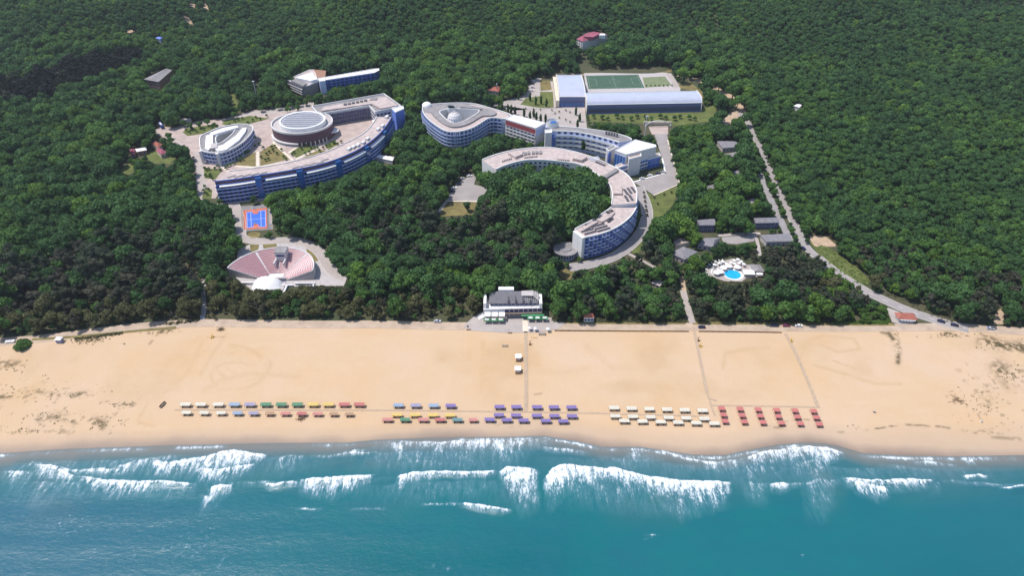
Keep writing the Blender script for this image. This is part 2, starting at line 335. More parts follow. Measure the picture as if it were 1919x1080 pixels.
c = t.mix(ff, wc, (.80,.83,.86)); t.l(c, t.b.inputs["Base Color"]); t.l(t.rng(ff, 0, 1, .24, .85), t.b.inputs["Roughness"]); t.b.inputs["Specular IOR Level"].default_value = .25
bp = t.n("ShaderNodeBump"); bp.inputs["Strength"].default_value = .5; bp.inputs["Distance"].default_value = .7; rip = t.noise(.22, 7, .72, sx=(.5, 1, 1)); t.l(t.math('ADD', rip, t.math('MULTIPLY', ff, .5)), bp.inputs["Height"]); t.l(bp.outputs[0], t.b.inputs["Normal"])
xs = spaced(-300, 300, .62, -1550, 1550); ys = np.r_[-700, -550, -400, -150, 0, 60, np.arange(100, 160, 1.5), np.arange(160, 232, .42)]
X, Y = np.meshgrid(xs, ys); Z = np.full_like(X, SEA); U, V = proj(X, Y, Z)
wob = 9*(fbm(X, Y, 14, 41)-.5)+4*(fbm(X, Y, 4, 43)-.5); Uw = U+2*wob; Vw = V+wob
F = np.zeros_like(X); crest = np.zeros_like(X)
ST = [([(0,882),(65,868),(135,881),(200,879),(280,862),(320,852),(362,857)],[14,12,10,16,24,30,30],.62,20),([(0,885),(65,885)],[30,22],.62,8),([(62,872),(100,874),(145,895)],[24,30,22],1.0,12),([(140,892),(200,898),(270,902),(300,902),(362,907)],[22,34,30,18,8],.72,20),([(262,902),(300,901),(362,908)],[14,16,7],1.1,10),
 ([(280,866),(345,862),(400,850),(450,846),(500,852)],[28,34,44,34,12],.78,14),([(385,852),(440,846),(500,852)],[18,30,10],1.05,14),([(365,880),(400,878),(450,872),(480,868)],[30,32,26,10],.7,12),([(386,915),(412,909),(440,911)],[46,30,12],.95,8),([(375,930),(400,930)],[40,24],.6,8),
 ([(500,912),(530,906),(562,905)],[9,12,10],1.0,8),([(562,902),(625,895),(702,889)],[26,40,10],1.05,12),([(738,893),(780,885),(830,884),(880,884),(935,884)],[28,24,12,15,10],1.05,10),([(935,886),(960,879),(1010,882)],[16,26,20],1.15,8),([(940,900),(975,885),(1012,885)],[10,72,60],.78,10),
 ([(1018,905),(1036,880),(1060,874),(1135,880),(1150,876),(1210,893),(1240,898),(1375,907)],[44,66,52,28,36,28,52,22],1.15,8),([(1200,892),(1270,900),(1372,908)],[26,64,40],.72,14),([(1438,908),(1460,906),(1484,908)],[14,18,12],1.1,8),([(1395,905),(1440,910)],[26,26],.42,12),
 ([(1398,862),(1430,850),(1510,837),(1545,839),(1585,851)],[14,26,34,34,8],.92,10),([(1520,850),(1560,846)],[72,40],.62,12),([(1470,868),(1540,860),(1560,880)],[20,60,40],.45,12),([(1578,897),(1635,903),(1752,899)],[16,22,18],.98,12),([(1600,905),(1650,914),(1672,916)],[18,28,14],.85,10),([(1740,905),(1765,905)],[22,22],.4,8),
 ([(1695,862),(1760,868),(1800,876)],[7,8,4],.62,10),([(1803,894),(1832,889),(1850,892)],[6,10,4],1.0,6),([(1868,912),(1925,911)],[3.5,3.5],1.0,8),([(1815,868),(1835,866)],[7,7],.6,5),([(860,945),(900,947),(958,957)],[4,13,6],1.05,8),([(555,957),(605,954)],[3,3],.62,10),([(655,955),(720,951)],[3,3],.52,10),([(780,945),(870,946)],[3.5,4],.62,10),
 ([(735,832),(760,832)],[46,44],.62,8),([(690,836),(730,831),(800,828),(880,828),(1000,825),(1045,830)],[9,14,16,22,24,16],.66,14),([(810,834),(840,832)],[40,40],.5,8),([(910,834),(945,829),(985,828),(1000,828)],[26,44,44,30],.62,10),([(1000,836),(1030,840),(1110,850)],[8,10,8],.6,8),([(510,870),(545,856),(575,856)],[26,34,20],.5,12),([(635,853),(690,848),(710,846)],[6,9,5],.62,8),([(580,858),(640,854),(700,840)],[5,6,8],.55,14),
 ([(1150,866),(1190,842),(1238,844)],[10,30,34],.45,14),([(1238,845),(1290,860),(1345,866)],[6,6,9],.72,10),([(1300,865),(1345,866),(1380,864),(1410,858)],[12,26,26,18],.5,12),([(320,870),(400,862),(505,858)],[28,36,20],.45,14),([(0,905),(150,905),(230,900)],[40,30,22],.40,20),([(20,925),(80,915),(130,910)],[40,40,20],.32,20),([(705,862),(860,866),(930,870)],[26,18,14],.32,20),([(1380,880),(1420,870),(1450,880)],[40,50,30],.38,14),([(1500,905),(1545,900),(1570,910)],[60,70,40],.38,14),([(1120,858),(1250,862)],[24,28],.3,20),([(1640,870),(1700,874),(1770,884)],[24,26,20],.3,20),([(640,912),(760,908),(900,902),(1000,910)],[36,34,40,40],.26,30),([(1240,940),(1290,935),(1370,932)],[20,26,18],.3,20),([(1395,925),(1440,930)],[22,22],.28,20)]
ST += [([(0,872),(330,860),(640,858)],[34,40,30],.33,30),([(640,848),(1000,846)],[40,44],.33,30),([(1000,858),(1400,878),(1919,880)],[34,30,24],.26,30),([(355,906),(560,906),(740,893)],[9,10,10],.42,20),([(1375,907),(1480,908),(1600,899)],[8,9,9],.45,20),([(1750,901),(1919,909)],[6,5],.42,20),([(150,903),(300,908),(400,906)],[26,30,26],.35,20),([(1030,905),(1200,912),(1375,918)],[40,50,34],.35,20)]
for pts, wid, inten, end in ST:
    wid = [k*1.3 for k in wid]
    d = stroke(Uw, Vw, pts, wid, min(inten, 1.0), max(end, .32*(pts[-1][0]-pts[0][0]) if inten < .7 else end)); F = np.maximum(F, d*(1.3 if inten < .9 else 1))
    if inten >= .9:
        p = np.asarray(pts, float); vc = np.interp(Uw, p[:, 0], p[:, 1]); crest = np.maximum(crest, np.exp(-((Vw-vc-4)/6)**2)*(Uw > p[0, 0])*(Uw < p[-1, 0])*np.clip((Uw-p[0, 0])/30, 0, 1)*np.clip((p[-1, 0]-Uw)/30, 0, 1))
r = np.random.default_rng(5)                        # small whitecaps, and sun glitter painted as white spots
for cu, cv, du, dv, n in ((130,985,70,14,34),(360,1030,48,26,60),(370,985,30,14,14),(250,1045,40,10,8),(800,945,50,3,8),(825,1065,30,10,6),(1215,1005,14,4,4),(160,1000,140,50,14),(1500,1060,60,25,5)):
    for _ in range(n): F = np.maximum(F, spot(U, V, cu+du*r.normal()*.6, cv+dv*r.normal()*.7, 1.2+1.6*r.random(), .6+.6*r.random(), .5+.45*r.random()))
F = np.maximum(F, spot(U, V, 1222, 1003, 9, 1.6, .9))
S0 = Y-yshore(X)
F = np.maximum(F, .75*np.exp(-((S0-1.0)/1.3)**2)*smooth(.38, .55, fbm(X, Y, 22, 61)))
dep = -S0
shelf = np.clip(1-dep/30, 0, 1)*.8*(.4+1.0*fbm(X, Y, 25, 71)); silt = np.clip(np.clip(1-dep/7, 0, 1)*.9+.30*smooth(.55, .75, fbm(X, Y, 30, 73))*np.clip(1-dep/45, 0, 1), 0, .95)
deep = np.clip(spot(U, V, 730, 1075, 150, 50, 1)+spot(U, V, 990, 1060, 120, 60, .8)+spot(U, V, 1790, 1070, 120, 45, .5)+spot(U, V, 1120, 965, 260, 16, -.0), 0, 1)
grey = np.clip((1-smooth(0, 900, U))*.85+.2*smooth(1400, 1900, U), 0, 1)*smooth(900, 960, V)  # sides greyed: sky and sun sheen painted into the water colour
swell = .05*np.sin((Y+3*np.sin(X*.02))*.42+1.5*vnoise(X, Y, 40, 3))*smooth(60, 120, Y)
Z = SEA+.75*crest+swell*np.clip(dep/12, 0, 1)*(Y > 90)
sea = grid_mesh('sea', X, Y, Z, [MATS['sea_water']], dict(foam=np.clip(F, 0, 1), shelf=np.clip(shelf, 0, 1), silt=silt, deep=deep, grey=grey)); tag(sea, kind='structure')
# ---- forest floor
t = NT('forest_floor'); n1 = t.noise(.03, 5); n2 = t.noise(.5, 6, .7)
c = t.mix(t.rng(n1, .4, .6, 0, 1), (.050,.062,.026), (.085,.075,.040)); c = t.mix(t.rng(n2, .4, .7, 0, .5), c, (.035,.045,.018)); t.l(c, t.b.inputs["Base Color"]); t.b.inputs["Roughness"].default_value = 1
xs = spaced(-820, 820, 8, -1500, 1500); ff_ = np.r_[np.linspace(0, 1, 110)**1.25, 1+np.linspace(.03, 1.1, 20)]
X = np.repeat(xs[None], len(ff_), 0); y0 = yroad(xs)-2; Y = y0[None]+(1250-y0)[None]*ff_[:, None]; Z = gh(X, Y)-.12
ground = grid_mesh('ground', X, Y, Z, [MATS['forest_floor']]); tag(ground, kind='structure')
# ================================================================ roads, paths, plazas, lawns
ribbon('promenade_road', [(u, v) for u, v in road_px], 7.0, .10, 'promenade_paving', kerb=False, clear=1.1)
def wsheet(name, px, dz, mat, clear=True): return sheet(name, px, dz, mat, clear)
wsheet('restaurant_forecourt', [(868,612),(890,592),(1040,596),(1060,606),(1045,618),(1000,624),(940,624),(880,620)], .16, 'paving')
ribbon('roadside_verge', [(1298,606.5),(1400,606.5),(1500,607.5),(1600,608.5),(1676,608.5)], 2.6, .12, 'lawn_dry')
ribbon('roadside_verge', [(1035,605),(1160,607),(1285,607)], 1.6, .12, 'lawn_dry')
ribbon('roadside_verge', [(60,637),(130,633),(240,622),(330,614)], 2.0, .16, 'lawn_dry', clear=.6)
ribbon('access_road', [(1815,618),(1760,603),(1700,583),(1650,560),(1620,545)], 7.0, .14, 'asphalt_pale', kerb=True, clear=.8, lines=True)
ribbon('access_road', [(1620,545),(1570,515),(1530,482)], 7.5, .13, 'asphalt_pale', kerb=True, clear=.01)
ribbon('access_road', [(1530,482),(1508,463),(1488,418),(1462,362),(1442,318),(1420,268),(1408,240)], 5.6, .13, 'asphalt_pale', kerb=True, clear=.45)
ribbon('cottage_road', [(1482,452),(1466,420),(1448,380),(1432,350),(1424,322)], 5.2, .12, 'asphalt', clear=.6)
wsheet('road_verge', soft([(1642,550),(1655,546),(1680,556),(1700,562),(1722,576),(1745,584),(1765,592),(1804,606),(1775,606),(1700,582)], True), .06, 'forest_floor')
wsheet('road_verge', soft([(1514,448),(1532,455),(1550,462),(1575,478),(1590,492),(1606,500),(1618,514),(1634,530),(1612,538),(1585,520),(1560,505),(1535,480)], True), .06, 'lawn')
wsheet('dirt_clearing', soft([(1514,440),(1528,443),(1542,440),(1556,450),(1570,462),(1552,463),(1540,460),(1526,464)], True), .07, 'dirt')
wsheet('dirt_clearing', [(1866,585),(1880,577),(1882,592),(1880,608),(1862,608)], .07, 'dirt')
wsheet('kiosk_yard', [(1660,576),(1682,584),(1700,594),(1714,606),(1690,609),(1672,604)], .17, 'paving')
wsheet('dirt_clearing', [(1352,224),(1364,213),(1392,203),(1388,215),(1372,232),(1358,236)], .07, 'dirt')
ribbon('dirt_track', [(1392,210),(1385,190),(1350,170),(1310,150),(1270,140)], 8, .08, 'dirt', clear=.6)
ribbon('access_road', [(1408,240),(1400,228),(1386,212)], 6, .11, 'asphalt_pale', clear=.7)
ribbon('footpath', [(1298,606),(1291,585),(1284,560),(1280,545)], 4.0, .14, 'paving', clear=.8)
ribbon('footpath', [(1282,545),(1278,520),(1262,505)], 3.0, .10, 'dirt', clear=.5)
ribbon('footpath', [(1178,476),(1210,492),(1238,508)], 2.4, .12, 'paving', clear=.9)
ribbon('footpath', [(1306,479),(1325,491)], 2.2, .12, 'paving', clear=.9, sm=False)
ribbon('footpath', [(1346,442),(1410,437),(1425,438)], 3.0, .12, 'paving', clear=.8)
ribbon('footpath', [(1414,438),(1420,455),(1424,480)], 2.4, .12, 'paving', clear=.6)
ribbon('footpath', [(378,600),(383,580),(380,555),(383,520)], 3.0, .12, 'concrete', clear=.6)
wsheet('paving_apron', [(1352,445),(1412,440),(1414,452),(1380,458),(1356,456)], .09, 'asphalt_pale')
# ring road round the crescent hotel
ribbon('ring_road', [(1196,350),(1209,378),(1214.5,404),(1206,430),(1191,452),(1166,473),(1140,487),(1100,498),(1066,502)], 8.0, .12, 'asphalt_pale', kerb=True, clear=.95)
wsheet('ring_lawn', [(1206,357),(1222,366),(1270,350),(1264,380),(1244,404),(1222,412),(1219,390)], .06, 'lawn')
wsheet('ring_lawn', [(1043,506),(1080,503),(1068,525),(1052,522)], .06, 'lawn_dry')
wsheet('ring_lawn', [(1184,462),(1200,448),(1206,460),(1196,476),(1184,474)], .06, 'lawn')
wsheet('hotel_plaza', [(1226,251),(1250,251),(1254,272),(1273,344),(1225,365.5),(1186,340),(1246,325),(1242,300)], .08, 'asphalt_pale')
ribbon('plaza_edge', [(1251,262),(1274,345),(1225,366.5)], .9, .25, 'cream', sm=False, clear=0)
ribbon('plaza_edge', [(1188,341),(1247,324.5),(1241,297)], 1.2, .22, 'white', sm=False, clear=0)
wsheet('gate_forecourt', [(1215,237),(1252,236),(1252,252),(1222,252)], .06, 'paving_pink')
# parking clearing inside the wood
wsheet('parking_clearing', [(838,374),(846,355),(866,338),(888,326),(892,334),(888,346),(913,352),(910,364),(893,378)], .10, 'asphalt_pale')
wsheet('clearing_lawn', [(833,380),(893,380),(886,403),(822,406)], .08, 'lawn_dry')
ribbon('footpath', [(839,374),(822,398)], 2.6, .16, 'cream', sm=False, clear=1)
ribbon('plaza_edge', [(838,377),(895,378)], 1.6, .2, 'cream', sm=False, clear=0)
# amphitheatre surroundings
wsheet('amphitheatre_yard', [(446,470),(470,457),(530,449),(575,455),(600,474),(613,496),(628,513),(650,521),(645,536),(560,537),(470,542),(440,520)], .06, 'concrete')
ribbon('amphitheatre_drive', [(436,378),(448,404),(452,430),(450,446),(470,452),(500,453),(540,449.5),(566,453),(590,464),(606,482),(616,502),(630,516),(646,520)], 7.0, .12, 'paving', kerb=True, clear=.9)
wsheet('amphitheatre_lawn', [(492,458),(518,456),(519,464),(494,467)], .10, 'lawn_dry')
wsheet('amphitheatre_lawn', [(574,466),(587,474),(600,487),(586,493),(576,478)], .10, 'lawn_dry')
wsheet('amphitheatre_lawn', [(468,458),(486,459),(484,468),(470,474)], .10, 'lawn_dry')
wsheet('round_flowerbed', soft([(462,440),(474,434),(490,437),(486,446),(470,448)], True), .16, 'lawn_dry')
wsheet('round_flowerbed', soft([(446,470),(458,461),(471,466),(464,473),(450,475)], True), .16, 'paving')
wsheet('court_apron', [(447,387),(508,382),(512,430),(452,434)], .05, 'concrete_dark')
ribbon('footpath', [(506,388),(508,420)], 2.2, .13, 'paving', sm=False)
ribbon('path_terrace', [(408,381),(450,378),(505,373)], 3.5, .14, 'paving', sm=False)
# left complex
wsheet('campus_paving', [(287,246),(300,236),(325,240),(352,232),(372,226),(420,222),(480,205),(600,200),(720,215),(716,262),(640,285),(500,322),(420,345),(404,372),(384,372),(374,340),(364,310),(352,278),(325,268),(305,258)], .05, 'paving_pink')
wsheet('campus_road', [(363,286),(378,284),(384,330),(388,352),(380,374),(372,374),(364,330)], .09, 'paving')
wsheet('campus_lawn', [(382,316),(418,317),(404,336),(383,334)], .10, 'lawn')
wsheet('campus_lawn', [(438,309),(462,292),(479,285),(479,312)], .10, 'lawn_dry')
wsheet('campus_lawn', [(487,285),(511,270),(543,298),(488,311)], .10, 'lawn_dry')
wsheet('campus_lawn', [(544,285),(566,272),(597,275.5),(555,296)], .10, 'lawn')
wsheet('campus_lawn', [(608,273),(622,264),(636,269),(616,281)], .10, 'lawn')
wsheet('campus_lawn', [(559,300),(598,280),(612,283),(575,298)], .10, 'lawn_dry')
wsheet('campus_lawn', [(416,232),(420,226),(468,217),(506,222),(468,232),(430,238)], .10, 'lawn')
wsheet('campus_lawn', [(342,248),(352,240),(400,233),(412,238),(385,250),(352,255)], .10, 'lawn')
wsheet('campus_lawn', [(378,372),(385,352),(398,356),(396,374)], .10, 'lawn')
for p in ([(483,284),(483,313)],[(511,266),(549,301)],[(540,287),(562,273)],[(554,299),(600,278)],[(440,312),(480,314),(545,303)],[(413,310),(428,322)]): ribbon('campus_path', p, 2.2, .16, 'cream', sm=False, clear=0)
wsheet('campus_parking', [(416,224),(480,207),(560,196),(590,190),(585,205),(520,212),(470,216),(420,230)], .08, 'paving')
ribbon('campus_path', [(325,262),(345,272),(352,284)], 1.4, .2, 'concrete', clear=0)
# sports ground
wsheet('sports_apron', [(990,160),(1010,146),(1046,139),(1046,202),(960,207),(940,196),(990,182)], .05, 'paving')
wsheet('sports_paving', [(935,196),(990,205),(1048,201),(1096,201),(1100,240),(1030,238),(980,224)], .05, 'paving')
wsheet('sports_lawn', [(975,196),(985,184),(1012,180),(1012,172),(1036,172),(1038,201),(1010,202)], .10, 'lawn')
wsheet('sports_lawn', [(1012,150),(1030,147),(1034,168),(1013,170)], .10, 'lawn_dry')
wsheet('sports_lawn', [(1104,214),(1312,210),(1330,190),(1345,205),(1330,228),(1260,236),(1180,230),(1106,228)], .05, 'lawn')
wsheet('sports_apron', [(1094,137),(1200,134),(1250,136),(1275,160),(1275,176),(1100,178)], .05, 'concrete')
wsheet('football_pitch', [(1098,141.7),(1196,139.6),(1208,164.6),(1103,166.9)], .12, 'turf')
wsheet('training_pitch', [(1204,145),(1246,143),(1259,160),(1209,164.2)], .12, 'turf_pale')
wsheet('sports_bank', [(1070,132),(1120,128),(1250,124),(1262,132),(1250,136),(1200,134),(1100,137)], .06, 'lawn_dry')
ribbon('sports_path', [(1252,137),(1262,150),(1268,164)], 6, .14, 'paving', clear=.8)
wsheet('sports_lawn', [(1270,158),(1292,152),(1316,172),(1322,196),(1300,170),(1276,166)], .06, 'lawn_dry')
wsheet('dirt_clearing', [(1082,110),(1090,104),(1106,112),(1108,126),(1088,126)], .06, 'dirt')
wsheet('dirt_clearing', [(1030,118),(1044,112),(1048,124),(1062,138),(1044,138)], .06, 'paving')
ribbon('sports_road', [(880,214),(920,198),(960,188),(990,180),(1000,160),(1010,146)], 6.5, .13, 'paving', clear=.8)
ribbon('dirt_track', [(1058,134),(1076,138),(1094,141)], 4, .12, 'dirt', clear=.8)
def pitch_lines(px):
    w_ = PW(px); b = MB(); Q = lambda s_, t_: tuple((1-s_)*(1-t_)*w_[0][k]+s_*(1-t_)*w_[1][k]+s_*t_*w_[2][k]+(1-s_)*t_*w_[3][k] for k in (0, 1))
    def ln(p, q, r=.22):
        a, c = np.array(Q(*p)), np.array(Q(*q)); d = c-a; d = d/np.linalg.norm(d); n = np.array([-d[1], d[0]])*r*.6; b.add([(*(a+n), .135), (*(a-n), .135), (*(c-n), .135), (*(c+n), .135)], [(0,1,2,3)])
    for p, q in (((.03,.04),(.97,.04)),((.97,.06),(.97,.94)),((.97,.96),(.03,.96)),((.03,.94),(.03,.06)),((.5,.06),(.5,.94)),((.05,.25),(.17,.25)),((.17,.26),(.17,.74)),((.05,.75),(.17,.75)),((.95,.25),(.83,.25)),((.83,.26),(.83,.74)),((.95,.75),(.83,.75))): ln(p, q)
    for i in range(20): a = 2*math.pi*i/20; e = 2*math.pi*(i+.8)/20; ln((.5+.09*math.cos(a), .5+.17*math.sin(a)), (.5+.09*math.cos(e), .5+.17*math.sin(e)), .18)
    return b
o = pitch_lines([(1098,141.7),(1196,139.6),(1208,164.6),(1103,166.9)]).build('pitch_markings', 'faded_line'); tag(o, kind='structure')
# houses' garden at the left
wsheet('garden_lawn', [(274,285),(292,281),(312,292),(330,296),(318,308),(286,306),(276,298)], .05, 'lawn')
wsheet('garden_lawn', [(225,320),(238,306),(252,308),(250,324),(232,330)], .05, 'lawn')
wsheet('meadow', [(432,168),(440,172),(450,208),(442,210),(434,195)], .05, 'lawn')
ribbon('dirt_track', [(345,28),(350,36),(362,46)], 7, .6, 'dirt', clear=.9); ribbon('dirt_track', [(360,14),(362,4)], 7, .6, 'dirt', clear=.9); ribbon('dirt_track', [(236,62),(250,57)], 6, .6, 'dirt'); ribbon('dirt_track', [(415,160),(432,158)], 6, .3, 'dirt')
ribbon('dirt_track', [(383,8),(388,18)], 6, .6, 'dirt', clear=.9)
# beach boardwalks
ribbon('boardwalk', [(985,622),(986,690),(986,772)], 2.0, .16, 'boardwalk_wood', sm=False, clear=0)
ribbon('boardwalk', [(1299,612),(1305,640),(1313,680),(1325,738)], 1.7, .16, 'boardwalk_wood', sm=False, clear=0)
ribbon('boardwalk', [(1326,740),(1334,765),(1340,780)], 1.0, .14, 'boardwalk_wood', sm=False, clear=0)
ribbon('boardwalk', [(1472,626),(1490,660),(1513,713),(1533,763)], 1.8, .16, 'boardwalk_wood', sm=False, clear=0)
ribbon('boardwalk', [(328,769),(520,769),(760,770),(905,772),(1000,773),(1110,775),(1320,781)], .9, .12, 'boardwalk_wood', sm=False, clear=0)
ribbon('boardwalk', [(1332,760.5),(1420,761.5),(1536,764)], .8, .12, 'boardwalk_wood', sm=False, clear=0)
ribbon('boardwalk', [(1331,748),(1343,752)], 1.0, .14, 'boardwalk_wood', sm=False, clear=0)
ribbon('sand_path', [(984,600),(985,622)], 3.4, .19, 'cream', sm=False, clear=0)
M('roof_pale_slate', (.21,.20,.22), .8, var=.2, scale=.5)
M('navy_shade', (.075,.09,.17), .4, .3, var=.08)  # shade and dark reflection of the barrel hall fronts, put into colour
M('blue_rail', (.38,.44,.70), .5)
# ================================================================ BUILDINGS
WIN = {}
def window_mesh(ww, wh, gm='glass', fm='white'):
    k = (round(ww, 2), round(wh, 2), gm, fm)
    if k not in WIN:
        b = MB(); b.box((0, 0, -wh/2-.1), (ww+.24, .16, wh+.2), mi=1); b.box((0, -.06, -wh/2), (ww, .12, wh), mi=0); WIN[k] = b.mesh('window', [gm, fm])
    return WIN[k]
WCOUNT = {}
def windows(root, spots, me, cap=100, name='window'):  # spots: (x, y, z, angle) in world space; the largest (nearest) as parts
    og = ORG[root.name]; left = cap-WCOUNT.get(root.name, 0)
    spots = sorted(spots, key=lambda s_: s_[0]**2+s_[1]**2+(s_[2]-CAMH)**2)
    for x, y, z, a in spots[:max(left, 0)]: part(name, me, root, (x-og[0], y-og[1], z-og[2]), a)
    WCOUNT[root.name] = WCOUNT.get(root.name, 0)+min(len(spots), max(left, 0))
    rest = spots[max(left, 0):]
    if rest:
        b = MB(); co = [v.co.copy() for v in me.vertices]; fs = [tuple(p.vertices) for p in me.polygons]; ms = [p.material_index for p in me.polygons]
        for x, y, z, a in rest:
            ca, sa = math.cos(a), math.sin(a); k = len(b.v); b.v += [(x+c.x*ca-c.y*sa, y+c.x*sa+c.y*ca, z+c.z) for c in co]; b.f += [tuple(k+i for i in f) for f in fs]; b.m += ms
        o = b.build(name, [m.name for m in me.materials], root); o["kind"] = 'stuff'
def facade(root, pts, z0, floors, fh, sign=1, bay=3.6, ww=2.0, wh=1.7, sill=.85, gm='glass', fm='white', balc=0.0, rail=1.0, bm='white', dm=None, closed=False, skip=(), ends=.5, firstbalc=1, wname='window'):
    n = max(2, int(round(np.sum(np.linalg.norm(np.diff(np.asarray(pts), axis=0), axis=1))/bay))+1)
    c = resample(pts, n=n, closed=closed); N = normals(c, sign, closed); m = len(c) if closed else len(c)-1; sp = []
    for i in range(m):
        j = (i+1) % len(c); mid = (c[i]+c[j])/2; d = c[j]-c[i]; a = math.atan2(d[1], d[0]); nn = (N[i]+N[j]); nn /= np.linalg.norm(nn)
        if np.dot((math.sin(a), -math.cos(a)), nn) < 0: a += math.pi
        for f in range(floors):
            if f in skip: continue
            sp.append((mid[0]+nn[0]*.03, mid[1]+nn[1]*.03, z0+f*fh+sill+wh/2, a))
    windows(root, sp, window_mesh(ww, wh, gm, fm), name=wname)
    if balc > 0:
        for f in range(firstbalc, floors):
            z = z0+f*fh; A = c-N*.05; B = c+N*balc; b = MB()
            b.strip(z3(A, z+.0), z3(B, z+.0), 0, closed, flip=sign < 0); b.strip(z3(A, z-.22), z3(B, z-.22), 0, closed, flip=sign > 0); b.strip(z3(B, z-.22), z3(B, z+rail), 0, closed, flip=sign < 0)
            B2 = c+N*(balc-.12); b.strip(z3(B2, z+.01), z3(B2, z+rail), 0, closed, flip=sign > 0); b.strip(z3(B, z+rail), z3(B2, z+rail), 0, closed)
            if dm:
                for i in range(0, len(c)):
                    a = math.atan2(N[i][1], N[i][0]); q = c[i]+N[i]*(balc*.48); b.box((q[0], q[1], z+.02), (balc*.9, .16, fh-.28), a, 1)
            b.build('balcony', [bm, dm or bm], root)
def loop_wall(b, A, z0, z1, closed=False, mi=0, flip=False): b.strip(z3(A, z0), z3(A, z1), mi, closed, flip)
def mask_wall(A, z0, z1, closed=False, vis=1.0):
    n = len(A)
    for i in range(n if closed else n-1):
        p, q = A[i], A[(i+1) % n]; zl = z1-(z1-z0)*vis; fill3(VIS, [(p[0],p[1],zl),(q[0],q[1],zl),(q[0],q[1],z1),(p[0],p[1],z1)])
def rim(root, A, z, sign, h=.7, th=.45, mat='white', closed=False, name='parapet'):
    N = normals(A, sign, closed); O = np.asarray(A)[:, :2]+N*.12; I = np.asarray(A)[:, :2]-N*th; b = MB()
    b.strip(z3(O, z-.35), z3(O, z+h), 0, closed); b.strip(z3(O, z+h), z3(I, z+h), 0, closed); b.strip(z3(I, z+h), z3(I, z-.3), 0, closed); b.build(name, mat, root)
def ribbon_building(root, out_px, in_px, z0, H, wall, roof, n=48, closed=False, vis=1.0, sign=1, par='white', inwall=None, sm=True, invis=.08, inpar=None):
    """walls and flat roof between two roof-edge curves; sign gives the side of the outer curve that faces outwards"""
    zt = z0+H; O = PW(out_px, zt); I = PW(in_px, zt)
    if sm: O = soft(O, closed); I = soft(I, closed)
    O = resample(O, n=n, closed=closed); I = resample(I, n=n, closed=closed)
    b = MB(); loop_wall(b, O, z0-1, zt, closed); loop_wall(b, I, z0-1, zt, closed, 1)
    if not closed:
        for k in (0, -1): b.strip(z3([O[k], I[k]], z0-1), z3([O[k], I[k]], zt))
    b.build('wall', [wall, inwall or wall], root); r = MB(); r.strip(z3(O, zt-.02), z3(I, zt-.02), 0, closed); r.build('roof', roof, root)
    rim(root, O, zt, sign, mat=par, closed=closed); rim(root, I, zt, -sign, mat=inpar or par, closed=closed)
    mask_wall(O, z0, zt, closed, vis); mask_wall(I, z0, zt, closed, 1.0 if closed else invis)
    A = z3(O, zt); B = z3(I, zt); A0 = z3(O, z0); B0 = z3(I, z0)
    for i in range(len(A) if closed else len(A)-1):
        j = (i+1) % len(A); fill3(VIS, [A[i], A[j], B[j], B[i]]); fill3(FOOT, [A0[i], A0[j], B0[j], B0[i]])
    return O, I
def block(root, px, z0, H, wall, roof, vis=1.0, par='white', parh=.6, mask=True, name='wall', zlow=None, w=None):
    zt = z0+H; W = w or PW(px, zt); W = [tuple(p) for p in W]
    if sum(W[i][0]*W[(i+1) % len(W)][1]-W[(i+1) % len(W)][0]*W[i][1] for i in range(len(W))) < 0: W = W[::-1]
    zl = z0-1 if zlow is None else zlow; b = MB(); b.prism(W, zl, zt-.02, 0, top=False); b.build(name, wall, root); r = MB(); r.add([(x, y, zt-.02) for x, y in W], [tuple(range(len(W)))]); r.build('roof', roof, root)
    if par:
        cx = np.mean([p[0] for p in W]); b = MB(); m = len(W)
        for i in range(m):
            p, q = np.array(W[i]), np.array(W[(i+1) % m]); d = (q-p); L = np.linalg.norm(d); d = d/L; nn = np.array([d[1], -d[0]]); c = (p+q)/2-nn*.12
            b.box((c[0], c[1], zt-.3+.003*i), (L+.2, .45, parh+.3), math.atan2(d[1], d[0]))
        b.build('parapet', par, root)
    if mask:
        mask_wall(W, zl, zt, True, vis); fill3(VIS, z3(W, zt)); fill3(FOOT, z3(W, max(zl, 0)))
    return W
def root_at(name, label, cat, u, v, z0=None):
    x, y, z = P(u, v); return thing(name, label, cat, (x, y, z if z0 is None else z0)), (z if z0 is None else z0)
def roof_boxes(root, pxs, z, d=(2.0, 2.6, 1.1), mat='offwhite', name='roof_vent', rz=0.0):
    for u, v in pxs:
        x, y = unproj(u, v, z); MB().box((x, y, z-.1), d, rz).build(name, mat, root)
def panels(root, p0, p1, n, z, size, rz, mat='solar', name='solar_panel', tilt=.5):
    for i in range(n):
        t_ = i/max(n-1, 1); x, y = unproj(p0[0]+(p1[0]-p0[0])*t_, p0[1]+(p1[1]-p0[1])*t_, z); b = MB(); w_, l_ = size; ca, sa = math.cos(rz), math.sin(rz)
        vs = [(-l_/2,-w_/2,.25),(l_/2,-w_/2,.25),(l_/2,w_/2,.25+tilt),(-l_/2,w_/2,.25+tilt)]; vs = [(x+a*ca-c*sa, y+a*sa+c*ca, z+h) for a, c, h in vs]
        b.add(vs+[(a, c, z-.05) for a, c, h in vs], [(0,1,2,3),(4,5,1,0),(5,6,2,1),(6,7,3,2),(7,4,0,3)]); b.build(name, mat, root)
